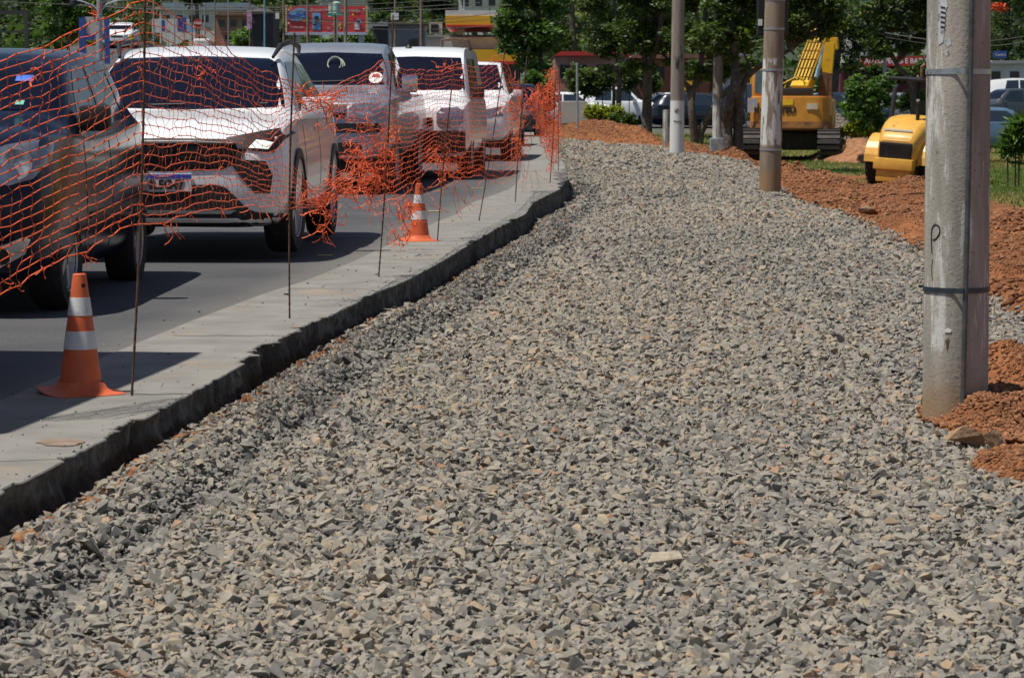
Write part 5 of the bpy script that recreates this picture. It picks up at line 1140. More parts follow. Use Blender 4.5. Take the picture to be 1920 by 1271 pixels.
b = MB(); b.prism([(2.9, .35), (4.75, .35), (4.75, .8), (2.9, .9)], -1.02, -.93, 'x'); b.prism([(2.9, .35), (4.75, .35), (4.75, .8), (2.9, .9)], .73, .82, 'x'); b.box(-1.02, 4.6, .4, .82, 4.75, .8); b.box(-1.02, 2.85, .35, .82, 3.0, .9); b.build('drum_frame', M_yel2, ro)
b = MB(); R = Matrix.Rotation(PI/2, 3, 'Y'); b.lathe([(.34, -.03), (.30, .05), (.1, .1), (.02, .1)], 24, (-.72, 2.3, .78), R); b.build('drive_hub', M_darksteel, ro)

# ------------------------------------------------------------------ vegetation
def leaf_mat(name, dk, md, lt): return attr_mat(name, [(0, dk), (.45, md), (.85, lt), (1, tuple(min(1, x*1.5) for x in lt))], .55, transl=.35)
M_leaf = leaf_mat('dark tree leaves', (.018, .034, .009), (.06, .10, .022), (.15, .21, .045))
M_leaf2 = leaf_mat('bright leaves', (.03, .06, .012), (.07, .14, .03), (.15, .25, .06))
M_leafy = leaf_mat('yellow green hedge', (.07, .09, .008), (.22, .26, .015), (.42, .44, .03))
M_leafh = leaf_mat('distant leaves', (.014, .028, .014), (.035, .065, .025), (.07, .11, .04))
M_dry = attr_mat('grass blades', [(0, (.06, .12, .02)), (.4, (.15, .21, .045)), (.65, (.27, .22, .09)), (1, (.36, .27, .13))], .7, transl=.3)
def leaves(name, clumps, n, size, m, parent, seed, asp=2.0, droop=.2, rel=None, spread=.5, origin=None):
    """clumps: (x,y,z,rx,ry,rz); scattered small leaf shaped faces in world coordinates"""
    r = np.random.default_rng(seed); C = np.array(clumps); wgt = C[:, 3]*C[:, 5]; wgt /= wgt.sum(); k = r.choice(len(C), n, p=wgt)
    sub = r.normal(size=(len(C)*26, 3)); sub /= np.linalg.norm(sub, axis=1)[:, None]; sub *= r.random((len(sub), 1))**.4
    si = k*26 + r.integers(0, 26, n); pos = C[k, :3] + (sub[si]*.92 + r.normal(size=(n, 3))*.17)*C[k, 3:6]
    tone_c = r.normal(0, .13, len(C)*26)
    tone = np.clip(.42 + tone_c[si] + .16*r.normal(size=n) + .10*sub[si, 2], 0, 1)
    a = r.normal(size=(n, 3)); a[:, 2] *= .6; a[:, 2] -= droop; a /= np.linalg.norm(a, axis=1)[:, None]; nrm = r.normal(size=(n, 3)); nrm[:, 2] = np.abs(nrm[:, 2]) + .5
    b_ = np.cross(nrm, a); b_ /= np.linalg.norm(b_, axis=1)[:, None] + 1e-9; s = size*np.exp(r.normal(0, .28, n))[:, None]
    if origin is not None: pos = pos - np.array(origin)
    V = np.stack([pos, pos + a*s*.5 + b_*s*.5/asp, pos + a*s, pos + a*s*.5 - b_*s*.5/asp], 1).reshape(-1, 3)
    return link(name, npmesh(name, V, np.arange(4*n).reshape(n, 4), tone), parent, [m], False)
def tree(name, d, trunks, crown, n, size, label, m=M_leaf, seed=0, cat='tree', depth=.8, group=None, spr=1):
    """trunks: [[(px,py,rpx)...]...], crown: [(px,py,rpx)...] all seen at distance d"""
    d = abs(d) if (d > 112 or d < 0) else G(trunks[0][0][0], trunks[0][0][1], lambda x, y: float(zground(x, y))).y; print(label[:30], d); b0 = P(trunks[0][0][0], trunks[0][0][1], d); root = empty(name, b0, 0, label, cat, group); r = random.Random(seed); b = MB(); s = S(d)
    for tr in trunks:
        pts = [P(x, y, d + (r.random()-.5)*.4*(i > 0)) - b0 for i, (x, y, w_) in enumerate(tr)]; pts = [Vector((p[0]+0, p[1], p[2])) for p in [tuple(q) for q in catmull(pts, 3*len(pts)+2)]]; k = len(pts)
        rr = [np.interp(i/(k-1)*(len(tr)-1), range(len(tr)), [w_[2] for w_ in tr])/s*(1+.07*r.uniform(-1, 1)) for i in range(k)]; pts[0] = pts[0] - Vector((0, 0, .6)); b.tube(pts, rr, 12)
    b.build('trunk', M_bark, root, True); b = MB(); cl = []
    for (x, y, w_) in crown:
        c = P(x, y, d + r.uniform(-1, 1)*depth*w_/s); cl.append((*c, w_/s*1.15, w_/s*1.1*depth+.2, w_/s*.8))
        t0 = Vector(P(*min(((q[0], q[1]) for tr in trunks for q in tr[1:]), key=lambda q: (q[0]-x)**2+(q[1]-y)**2), d)); m_ = t0.lerp(Vector(c), .5) + Vector((0, 0, .12)); b.tube([t0-b0, m_-b0, Vector(c)-b0], [.05, .035, .012], 5)
    if b.v: b.build('limbs', M_bark, root, True)
    leaves('crown', cl, int(n*1.35), size, m, root, seed, origin=b0); return root
def row(x0, x1, y0, y1, n, rr, seed):
    r = random.Random(seed); return [(r.uniform(x0, x1), r.uniform(y0, y1), r.uniform(*rr)) for _ in range(n)]
tree('broadleaf_tree', 118, [[(1020, 235, 5), (1016, 140, 5), (1010, 60, 4), (1012, -60, 3)]], row(945, 1060, -110, 88, 30, (16, 30), 1) + [(960, 92, 16), (985, 120, 18), (1015, 130, 16)], 16000, .17, 'leftmost bright tree of the row, next to the yellow canopy', M_leaf2, 1)
tree('broadleaf_tree', 108, [[(1072, 226, 8), (1071, 180, 7), (1078, 120, 7), (1074, 60, 6), (1070, -60, 4)]], row(1000, 1130, -130, 90, 36, (16, 30), 2) + row(1040, 1150, 90, 135, 9, (10, 16), 52) + [(1035, 100, 16), (1110, 110, 15)], 15000, .16, 'dark tree leaning a little over the far berm', M_leaf, 2)
tree('broadleaf_tree', 100, [[(1108, 226, 2.5), (1106, 190, 2.5), (1098, 150, 2), (1096, 110, 2)]], [(1100, 150, 15), (1090, 175, 11), (1115, 165, 13), (1108, 190, 7)], 1600, .13, 'slender young tree with a pale twisted stem behind the berm', M_leaf2, 3)
tree('broadleaf_tree', 92, [[(1163, 252, 5.5), (1160, 200, 5), (1162, 140, 5), (1155, 80, 4), (1150, -60, 3)], [(1150, 232, 3), (1151, 160, 3)]], row(1090, 1225, -130, 95, 40, (15, 30), 4) + [(1135, 130, 13), (1180, 135, 15)], 18000, .14, 'straight grey trunked tree standing on the right end of the berm', M_leaf, 4)
tree('broadleaf_tree', 97, [[(1200, 240, 8), (1188, 190, 9), (1180, 150, 8), (1160, 100, 5)], [(1196, 240, 2.4), (1185, 215, 2), (1176, 180, 2)], [(1186, 160, 5), (1215, 90, 4), (1240, -60, 3)]], row(1120, 1260, -130, 85, 30, (16, 30), 5), 12000, .15, 'dark thick leaning trunk behind the other trees left of the white based pole', M_leaf, 5)
tree('broadleaf_tree', 88, [[(1213, 259, 10), (1213, 200, 9), (1216, 130, 8), (1226, 100, 6), (1240, 40, 5), (1245, -60, 4)], [(1214, 140, 5), (1204, 90, 4)]], row(1150, 1300, -140, 88, 42, (15, 30), 6) + row(1170, 1262, 85, 140, 9, (9, 15), 56), 20000, .14, 'rough trunked tree just left of the white based pole', M_leaf, 6)
tree('broadleaf_tree', 86, [[(1304, 266, 9), (1297, 210, 7), (1294, 170, 7), (1280, 150, 4), (1276, 120, 3)], [(1308, 262, 8), (1330, 215, 6), (1355, 180, 5.5), (1385, 150, 5), (1405, 120, 4)], [(1296, 175, 6), (1310, 140, 5), (1320, 60, 4), (1325, -60, 3)]], row(1260, 1400, -140, 95, 40, (16, 30), 7) + row(1290, 1400, 95, 150, 9, (10, 15), 57) + [(1290, 130, 16), (1325, 140, 14), (1350, 120, 16)], 20000, .14, 'forked tree with a long arm slanting up to the right', M_leaf2 if 0 else M_leaf, 7)
tree('broadleaf_tree', 77, [[(1384, 299, 10), (1384, 230, 9.5), (1381, 160, 9), (1378, 110, 8), (1372, 50, 6), (1370, -70, 4)], [(1385, 190, 7), (1398, 150, 6), (1425, 125, 5), (1480, 95, 3.5)], [(1366, 270, 9), (1362, 235, 11), (1368, 195, 9), (1378, 150, 7)]], row(1330, 1500, -150, 72, 46, (18, 34), 8) + row(1440, 1590, -20, 60, 18, (12, 20), 58) + row(1470, 1575, 40, 70, 12, (8, 12), 59) + [(1340, 90, 16), (1400, 90, 14), (1370, 108, 12), (1398, 60, 20)], 24000, .13, 'thick trunked tree with a bulging second stem beside the traffic signal pole', M_leaf, 8)
tree('broadleaf_tree', 95, [[(1560, 240, 9), (1565, 150, 8), (1575, 60, 6), (1580, -60, 4)]], row(1490, 1640, -140, 62, 44, (18, 34), 9) + row(1575, 1665, 60, 112, 12, (12, 18), 69) + [(1570, 90, 22), (1600, 110, 22), (1560, 118, 15), (1625, 60, 20)], 24000, .15, 'dark crowned tree rising behind the excavator boom', M_leaf, 9)
tree('broadleaf_tree', 98, [[(1715, 215, 6), (1705, 150, 5), (1680, 120, 4), (1660, 60, 4), (1650, -60, 3)]], row(1610, 1760, -140, 70, 42, (16, 32), 10) + row(1640, 1750, 60, 100, 12, (10, 16), 70) + [(1700, 85, 16), (1725, 70, 16), (1660, 85, 14)], 20000, .15, 'tree with light feathery leaves reaching behind the top of the big pole', M_leaf, 10)
tree('broadleaf_tree', 90, [[(1872, 226, 14), (1870, 190, 13), (1874, 150, 12), (1885, 90, 8), (1890, -60, 5)]], row(1845, 2010, -140, 110, 50, (18, 34), 11) + [(1865, 125, 15), (1900, 128, 13)], 24000, .14, 'stout trunked tree at the right edge behind the big pole', M_leaf, 11)
M_flow = attr_mat('red blossom', [(0, (.5, .05, .01)), (1, (.8, .14, .03))], .6)
q = P(1872, 15, 84); o = leaves('blossom', [(*P(1872, 14, 84), .3, .2, .16)], 500, .07, M_flow, None, 77); tag(o, 'cluster of red orange blossom on the tree at the top right', 'blossom')
tree('young_tree', -84, [[(1643, 262, 3), (1640, 220, 3), (1635, 170, 2.5)]], row(1592, 1672, 150, 215, 22, (11, 18), 12) + [(1640, 225, 16), (1622, 235, 12), (1660, 238, 10)], 6500, .13, 'young bushy tree with glossy bright leaves between excavator and roller', M_leaf2, 12)
# shrubs, hedges
def shrub(name, d, clumps, n, size, label, m, seed, cat='shrub', asp=2.0, droop=.2, py=None):
    s = S(d); b0 = P(clumps[0][0], clumps[0][1], d); cl = [(*P(x, y, d), rx/s, rx/s*.8, ry/s) for x, y, rx, ry in clumps]; root = empty(name, (b0.x, d, float(zground(b0.x, d))), 0, label, cat)
    leaves('foliage', cl, n, size, m, root, seed, asp, droop, origin=root.location); b = MB()
    for c in cl[:4]: b.tube([(c[0]-b0.x, 0, -.05), (c[0]-b0.x, .02, c[2]-root.location.z)], .02, 5)
    b.build('stems', M_bark, root); return root
shrub('hedge', 100, [(x, 212, 13, 15) for x in range(1106, 1165, 9)], 5000, .09, 'clipped yellow green hedge behind the far berm', M_leafy, 21, 'hedge')
shrub('hedge', 88, [(x, 242+(x-1585)*.05, 14, 16) for x in range(1588, 1662, 9)], 5000, .09, 'yellow green hedge behind the young bushy tree', M_leafy, 22, 'hedge')
shrub('hedge', 118, [(x, 218, 14, 12) for x in range(1340, 1400, 10)], 1800, .12, 'low hedge across the far street beyond the forked tree', M_leafy, 28, 'hedge')
shrub('hedge', 92, [(x, 252, 16, 22) for x in range(1858, 1935, 10)], 7000, .10, 'clipped green hedge at the right edge behind the grass', M_leaf2, 23, 'hedge')
shrub('shrub', 60, [(1905, 262, 22, 30), (1925, 250, 24, 34), (1890, 285, 12, 18), (1912, 235, 16, 20)], 2600, .22, 'shrub with long narrow bright leaves at the right edge', M_leaf2, 24, asp=5, droop=-.2)
shrub('shrub', 112, [(1020, 165, 18, 18), (985, 170, 16, 18), (1000, 145, 16, 14), (1030, 190, 10, 16)], 4200, .15, 'leafy shrub behind the gap between the two net pieces', M_leaf2, 25)
shrub('shrub', 116, [(1085, 150, 24, 26), (1130, 150, 26, 24), (1180, 145, 24, 26), (1220, 150, 22, 22), (1110, 170, 20, 14)], 7000, .16, 'tall leafy screen of bushes behind the far parked cars', M_leaf, 33)
shrub('shrub', 116, [(1310, 130, 24, 20), (1350, 130, 26, 22), (1400, 125, 24, 20)], 4500, .16, 'bushes behind the forked tree and the thin pole', M_leaf, 34)
shrub('shrub', 99, [(1150, 230, 9, 20), (1170, 236, 8, 16), (1185, 228, 9, 18)], 1500, .13, 'dark green shrub at the feet of the far trunks', M_leaf, 26)
shrub('shrub', 100, [(1715, 190, 22, 26), (1740, 200, 20, 20), (1695, 195, 12, 18)], 3500, .12, 'light green shrub behind the roller canopy', M_leaf2, 27)
shrub('shrub', 78, [(1350, 262, 9, 14), (1362, 275, 8, 10)], 700, .12, 'small weedy shrub at the foot of the thin pole', M_leaf2, 29)
shrub('shrub', 95, [(1655, 262, 14, 9)], 500, .1, 'pale weeds in front of the yellow hedge', M_leaf2, 30)
shrub('shrub', 132, [(1600, 128, 20, 16), (1640, 135, 22, 18), (1690, 140, 22, 16), (1730, 128, 20, 14), (1665, 150, 22, 14)], 5000, .16, 'leafy screen in front of the red signed store', M_leaf, 35)
# grass
def grass(name, n, region, h, label, seed):
    r = np.random.default_rng(seed); x0, x1, y0, y1 = region; X = r.uniform(x0, x1, n*3); Y = r.uniform(y0, y1, n*3); t = soil_tone(X, Y); k = np.nonzero((r.random(n*3) < t) & (X < Y*.2+1) & (X > grav_x(Y)+.3))[0][:n]; X, Y = X[k], Y[k]; m_ = len(X); Z = zground(X, Y)
    s = h*np.exp(r.normal(0, .35, m_)); an = r.uniform(0, 2*PI, m_); dx_, dy_ = np.cos(an)*.018, np.sin(an)*.018; ln = r.normal(0, .35, (m_, 2))*s[:, None]
    V = np.stack([np.stack([X-dx_, Y-dy_, Z-.01], 1), np.stack([X+dx_, Y+dy_, Z-.01], 1), np.stack([X+ln[:, 0], Y+ln[:, 1], Z+s], 1)], 1).reshape(-1, 3)
    dry = fbm(X*.25, Y*.15, 3); tone = np.clip(.48 + .9*dry + .15*r.normal(size=m_), 0, 1); o = link(name, npmesh(name, V, np.arange(3*m_).reshape(m_, 3), tone), None, [M_dry], False); return tag(o, label, 'grass', kind='stuff')
grass('grass', 60000, (4, 18, 28, 104), .055, 'short patchy grass beyond the red soil on the right', 5)
# far woods covering the hillside
def woods():
    r = random.Random(4); cl = []
    for _ in range(420):
        d = r.uniform(175, 420); px = r.uniform(-500, 2500); x = (px-960)*d/F; z = float(zground(x, d)); h = r.uniform(2, 5.5); cl.append((x, d, z + h*.6, h*.9, h*.9, h*.75))
    for _ in range(150):
        d = r.uniform(300, 430); px = r.uniform(-400, 2400); x = (px-960)*d/F; z = float(zground(x, d)); h = r.uniform(4, 8); cl.append((x, d, z + h*.9, h, h, h))
    return leaves('woods', cl, 150000, .75, M_leafh, None, 8, asp=1.5)
tag(woods(), 'distant tree covered hillside behind the town', 'woods', kind='stuff')
tree('broadleaf_tree', 95, [[(20, 190, 6), (24, 60, 5), (30, -40, 3)]], row(-60, 66, -110, 40, 34, (14, 24), 31), 12000, .15, 'bright tree at the top left corner behind the dark frame sign', M_leaf2, 31)
tree('broadleaf_tree', 120, [[(130, 190, 3), (128, 90, 3), (132, 20, 2)]], row(88, 178, -40, 62, 26, (12, 20), 32), 8000, .17, 'sparse twiggy tree left of the grey signal pole', M_leaf2, 32)
tree('palm_like_tree', 170, [[(372, 120, 4), (370, 40, 4), (368, 0, 3)]], row(345, 392, -60, 22, 14, (12, 20), 33), 4000, .3, 'dark tree behind the octagonal stop sign', M_leafh, 33)
for k, (x0, x1, y0, y1, d, nn, lb) in enumerate(((440, 536, 55, 92, 160, 4000, 'flowering bushes under the left end of the billboard'), (590, 690, 68, 86, 165, 3000, 'green bushes directly below the billboard'), (700, 760, -10, 40, 190, 4000, 'palms and bushes behind the dark hut right of the billboard'), (690, 935, -60, 22, 210, 9000, 'dark green tree belt above the corrugated shed'))):
    root = tree('bushes', d, [[((x0+x1)/2, y1+20, 3), ((x0+x1)/2, (y0+y1)/2, 2), ((x0+x1)/2, y0, 2)]], row(x0, x1, y0, y1, 16, (9, 18), 40+k), nn, .22 if k < 3 else .35, lb, M_leaf2 if k != 3 else M_leafh, 40+k, 'bushes')
# ------------------------------------------------------------------ far street and the town behind
def far_road():
    V = []; Fc = []
    xs_ = np.linspace(-2, 60, 40)
    for x in xs_:
        yc = 111 - 13*float(sstep(10, 19, x)); 
        for dy in (-5, 0, 5): V.append((x, yc+dy, .10 + (float(zground(x, yc+dy)) if abs(float(zground(x, yc+dy))) < .6 else 0)*.6))
    for i in range(len(xs_)-1):
        for k in range(2): Fc.append((i*3+k, (i+1)*3+k, (i+1)*3+k+1, i*3+k+1))
    return link('far_street', npmesh('far_street', np.array(V), np.array(Fc)), None, [M_asph])
tag(far_road(), kind='structure')
b = MB()
for k in range(30):
    x = -2 + k*.65
    if x < 9: b.box(x, 105.85, .0, x+.648, 106.0, .24)
tag(b.build('kerb', M_concwall), kind='structure')
def lot(x0, x1, y0, y1, z, name='car_park'):
    o = link(name, npmesh(name, np.array([(x0, y0, z), (x1, y0, z), (x1, y1, z), (x0, y1, z)]), np.array([[0, 1, 2, 3]])), None, [M_asph]); return tag(o, kind='structure')
lot(-30, 70, 117, 172, .22)
side = math.radians(90)
def parked(px, d, label, spec, yaw=90, z=.24, name='parked_car', cat='car', group='cars parked across the far street'):
    p = P(px, 200, d); r, _, _ = car(name, (p.x, d, z), math.radians(yaw), label, cat, spec, group); return r
parked(1308, 110.5, 'black hatchback on the far street behind the white based pole', generic(3.85, 1.5, 1.65, M_navy, .29), z=.14)
parked(1412, 122, 'black off road car behind the thin pale pole', generic(4.2, 1.85, 1.8, M_navy, .36, hood=1.15, nose=1.05, belt=1.15), 60)
parked(1062, 125, 'white car behind the far berm left of the hedge', generic(4.2, 1.5, 1.7, M_white), 90)
parked(1150, 128, 'white van like car seen above the hedge', generic(4.4, 1.75, 1.75, M_white, hood=1.1, belt=1.05), 90)
parked(1250, 131, 'white car behind the rough trunked tree', generic(4.2, 1.5, 1.7, M_white), -90)
parked(1580, 106, 'navy pickup nose showing right of the excavator', generic(4.4, 1.65, 1.75, M_navy, .34, hood=1.1, nose=1.0, belt=1.05), 35, z=.0)
parked(1688, 128, 'silver grey car above the light green shrub', generic(4.3, 1.48, 1.72, M_silver), 90)
parked(1900, 122, 'dark grey car at the right edge above the hedge', generic(4.4, 1.6, 1.8, M_grey, hood=1.05), -70, z=.28)
parked(1915, 134, 'silver car behind the dark grey one at the right edge', generic(4.3, 1.5, 1.72, M_silver), -75, z=.35)
parked(1895, 150, 'white minibus furthest back at the right edge', generic(5.2, 2.1, 1.9, M_white, .36, hood=1.35, nose=1.2, belt=1.3), 90, z=.5)
parked(985, 130, 'black car beside the shrub between the nets', generic(4.2, 1.6, 1.72, M_navy), 10)
parked(1560, 135, 'pale blue car behind the handrail of the excavator', generic(4.2, 1.5, 1.72, M_silver), 60)
parked(1862, 86, 'blue car nose just visible right of the big pole', generic(3.9, 1.45, 1.65, mat('light blue paint', (.12, .2, .32), .3, .3, .05, 3, coat=.6)), 90, z=-.35)
def pbox(name, x0, y0, x1, y1, d, dep, m, label=None, cat=None, parent=None, bev=0):
    """box whose front face spans the traced rectangle at distance d"""
    a = P(x0, y1, d); c = P(x1, y0, d); base = Vector(((a.x+c.x)/2, d, a.z))
    if parent is not None: base = Vector(parent.location)
    b = MB(); b.box(a.x-base.x, d-base.y, a.z-base.z, c.x-base.x, d+dep-base.y, c.z-base.z, bev=bev); o = b.build(name, m, parent)
    if parent is None: o.location = base
    return tag(o, label, cat)
def group_root(name, px, py, d, label, cat): return empty(name, P(px, py, d), 0, label, cat)
def ptext(nm, s, px, py, hpx, d, m, par, sx=1, rot=0, bold=.0):
    p = P(px, py, d) - Vector(par.location); return text(nm, s, hpx/S(d)*1.35, m, par, (p.x, p.y, p.z), (PI/2, -rot, 0), ext=.004, sx=sx, bold=bold)
M_wallw = mat('white wall', (.62, .63, .64), .8, 0, .05, 1, dirt=(.45, .44, .42), dscale=.6, dlo=.5, dhi=.8)
M_wallg = mat('grey wall', (.30, .31, .32), .8, 0, .1, 1, dirt=(.2, .2, .2), dscale=.8, dlo=.5, dhi=.8)
M_wally = mat('yellow fascia', (.72, .40, .02), .5, 0, .05, 1); M_wallr = mat('red fascia', (.5, .04, .03), .5, 0, .05, 1)
M_walld = mat('dark hut wall', (.05, .05, .055), .85, 0, .3, 1); M_wallb = mat('pink brown wall', (.33, .17, .13), .85, 0, .2, 1, dirt=(.4, .3, .25), dscale=.5, dlo=.5, dhi=.7)
M_roofb = mat('blue grey roof', (.26, .33, .42), .6, 0, .15, .5); M_tile = mat('clay tile roof', (.22, .11, .08), .8, 0, .3, 2)
M_bluep = mat('blue panel', (.03, .08, .32), .5, 0, .15, 2); M_win = mat('window glass', (.03, .04, .05), .1, 0, .2, 2)
# billboard
bd = 150; bb = group_root('billboard', 612, 95, bd, 'red billboard with blue oval logo and yellow 94 above the silver pickup', 'billboard')
M_bred = mat('billboard red', (.62, .055, .06), .55, 0, .1, 1.5)
pbox('panel', 536, 12, 688, 64, bd, .12, M_bred, parent=bb); pbox('panel_frame', 535, 61, 689, 66, bd-.05, .2, mat('billboard frame', (.45, .48, .62), .6), parent=bb); pbox('panel_frame', 686, 12, 689, 62, bd-.05, .2, mat('cream trim', (.6, .5, .25), .6), parent=bb); pbox('panel_frame', 535, 11, 538, 62, bd-.05, .2, MATS['cream trim'], parent=bb)
pbox('support_post', 672, 66, 682, 100, bd+.1, .3, M_galv, parent=bb); pbox('support_post', 556, 66, 562, 100, bd+.1, .3, M_galv, parent=bb)
def poval(nm, px, py, rx, ry_, d, m, par, rot=0):
    c = P(px, py, d) - Vector(par.location); s = S(d); b = MB(); pr = []
    for k in range(32):
        a = 2*PI*k/32; x, z = rx/s*math.cos(a), ry_/s*math.sin(a); pr.append((c.x+x*math.cos(rot)-z*math.sin(rot), c.z+x*math.sin(rot)+z*math.cos(rot)))
    b.prism(pr, c.y-.02, c.y, 'y'); return b.build(nm, m, par)
M_skyb = mat('sky blue print', (.16, .42, .72), .5, 0, .1, 2); M_purp = mat('purple ink', (.05, .03, .30), .5); M_yellp = mat('yellow print', (.85, .62, .05), .5)
poval('logo', 559, 28, 19, 11.5, bd-.03, M_skyb, bb, .25); ptext('logo_lettering', 'PodCell', 560, 28, 9.5, bd-.07, M_purp, bb, .95, .25, .01)
ptext('lettering', 'Compre 1 Fone', 602, 19, 5.5, bd-.02, M_whitept, bb, .8); ptext('lettering', 'e Ganhe 1 Relógio', 655, 21, 5, bd-.02, M_whitept, bb, .8); ptext('price', '94', 632, 50, 13, bd-.02, M_yellp, bb, .95, 0, .01); ptext('price_small', 'R$', 616, 54, 4, bd-.02, M_whitept, bb); ptext('lettering', '(14) 99644 5498', 555, 52, 3.6, bd-.02, M_whitept, bb, .8)
pbox('printed_picture', 586, 25, 601, 57, bd-.03, .03, M_skyb, parent=bb); poval('printed_picture', 593.5, 34, 4.5, 3.5, bd-.05, M_ink, bb); poval('printed_picture', 593.5, 40, 4.5, 3.5, bd-.05, M_ink, bb); poval('printed_picture', 590, 47, 3.5, 2, bd-.05, M_ink, bb); pbox('printed_picture', 665, 42, 674, 56, bd-.03, .03, M_whitept, parent=bb); poval('printed_picture', 673, 41, 5, 4, bd-.05, M_skyb, bb); poval('printed_picture', 672, 41, 3, 2.4, bd-.07, M_ink, bb)
for k, (x, y) in enumerate(((541, 19), (662, 28), (541, 44), (545, 15), (682, 18), (570, 40))): poval('printed_dot', x, y, 1.8, 1.8, bd-.03, M_whitept if k % 2 == 0 else M_yellp, bb)
sg = group_root('street_name_sign', 632, 95, 120, 'small green street name sign in front of the billboard', 'street sign'); pbox('plate', 611, 25.5, 655, 30, 120, .04, mat('green enamel', (.02, .22, .16), .5), parent=sg); ptext('lettering', 'Av. Brasil', 632, 27.8, 2.6, 119.96, M_whitept, sg, 1.5); pbox('support_post', 631, 30, 633, 100, 120.02, .05, M_galv, parent=sg)
# utility poles on the left
def far_pole(px, d, rpx, m, label, top=-60, base=None, extra=None, px1=None):
    g = P(px, 195, d); z = zground(g.x, d); root = empty('utility_pole', (g.x, d, float(z)), 0, label, 'utility pole', 'utility poles along the old road'); t = P(px1 or px, top, d); b = MB(); r = rpx/S(d)
    b.tube([(0, 0, 0), (t.x-g.x, 0, t.z-float(z))], [r, r*.85], 10); b.build('shaft', m, root, True); return root, g, float(z)
M_wood = mat('brown pole', (.20, .155, .12), .85, 0, .3, 3); M_bpaint = mat('pale blue pole paint', (.16, .32, .42), .5)
def add_local(root, bx, nm, m): 
    b = MB(); 
    for q in bx: b.box(*q)
    return b.build(nm, m, root)
r_, g, z = far_pole(577, 118, 3, M_wood, 'brown pole in front of the billboard logo'); r_, g, z = far_pole(628, 125, 3, M_wood, 'pole carrying the pale green transformer')
tz = P(628, 22, 125).z - z; b = MB(); b.lathe([(.16, -.3), (.19, -.28), (.19, .28), (.16, .3), (.05, .34)], 20, (.12, -.28, tz+.1)); tf = b.build('transformer', mat('pale green enamel', (.35, .52, .46), .4), r_, True); b = MB(); b.lathe([(.13, -.3), (.13, .3)], 16, (-.12, -.25, tz+.05)); b.build('transformer_tank', MATS['pale green enamel'], r_, True)
add_local(r_, [(-.7, -.05, tz+1.0, .7, .05, tz+1.1)], 'crossarm', M_wood)
r_, g, z = far_pole(648, 112, 3.6, M_pole4, 'thicker concrete pole right of the transformer')
r_, g, z = far_pole(741, 128, 2.6, M_wood, 'pole with white meter box right of the billboard', top=-40); add_local(r_, [(-.18, -.2, P(741, 38, 128).z-z, .18, -.02, P(741, 25, 128).z-z)], 'meter_box', M_whitept)
r_, g, z = far_pole(790, 120, 3.6, M_wood, 'dark brown pole in front of the corrugated shed')
r_, g, z = far_pole(532, 130, 2.8, M_wood, 'brown pole at the left end of the billboard'); add_local(r_, [(-.35, -.15, P(0, 36, 130).z-z, -.18, .0, P(0, 25, 130).z-z)], 'white_box', M_whitept)
far_pole(496, 100, 1.9, M_bpaint, 'slim pale blue pole above the white crossover')
for k, (px, d, rp, lb) in enumerate(((262, 140, 1.2, 'thin far pole just left of the nearest stake'), (288, 170, 1.6, 'thin far pole left of the blue banner'), (303, 185, 1.4, 'second thin far pole left of the blue banner'), (327, 160, 1.4, 'thin far pole crossing the blue banner'), (360, 150, 1.3, 'thin dark pole just left of the stop sign'), (384, 175, 2.0, 'grey pole right of the stop sign'), (403, 190, 1.6, 'far pole left of the pink wall'), (428, 150, 1.3, 'thin pole beside the small red truck'), (468, 150, 1.5, 'thin pole against the dark kiosk'), (870, 150, 1.5, 'thin post above the fuel canopy'), (232, 200, 1.2, 'thin far pole above the climbing road'), (345, 210, 1.1, 'faintest pole between banner and stop sign'))):
    far_pole(px, d, rp, M_galv if k % 2 else M_wood, lb)
# signal pole with curved arms
sp_d = 62; g = P(187, 195, sp_d); rz_ = zroad(0, sp_d); root = empty('street_lamp', (g.x, sp_d, rz_), 0, 'grey street pole with curved arms and a dark round lamp head on the left', 'street lamp'); T = lambda px, py: (P(px, py, sp_d).x-g.x, 0, P(px, py, sp_d).z-rz_)
b = MB(); b.tube([(0, 0, 0), T(187, 110), T(186, -60)], [.075, .07, .06], 12); b.tube([(-.07, 0, 0), T(182, 30)], .028, 8); b.build('shaft', M_galv, root, True)
for pts in ([(186, 22), (172, 10), (150, 2), (138, 1)], [(188, 22), (200, 8), (222, 1), (250, -3)], [(187, 12), (196, 2), (204, -8)]):
    b = MB(); b.tube([T(*q) for q in pts], .022, 8); b.build('arm', M_galv, root, True)
c = T(138, 3); b = MB(); b.lathe([(.10, 0), (.09, .10), (.04, .14)], 16, (c[0], 0, c[2]-.08)); b.lathe([(.02, -.06), (.08, -.03), (.1, 0)], 16, (c[0], 0, c[2]-.08)); b.build('lamp_head', M_trim, root, True)
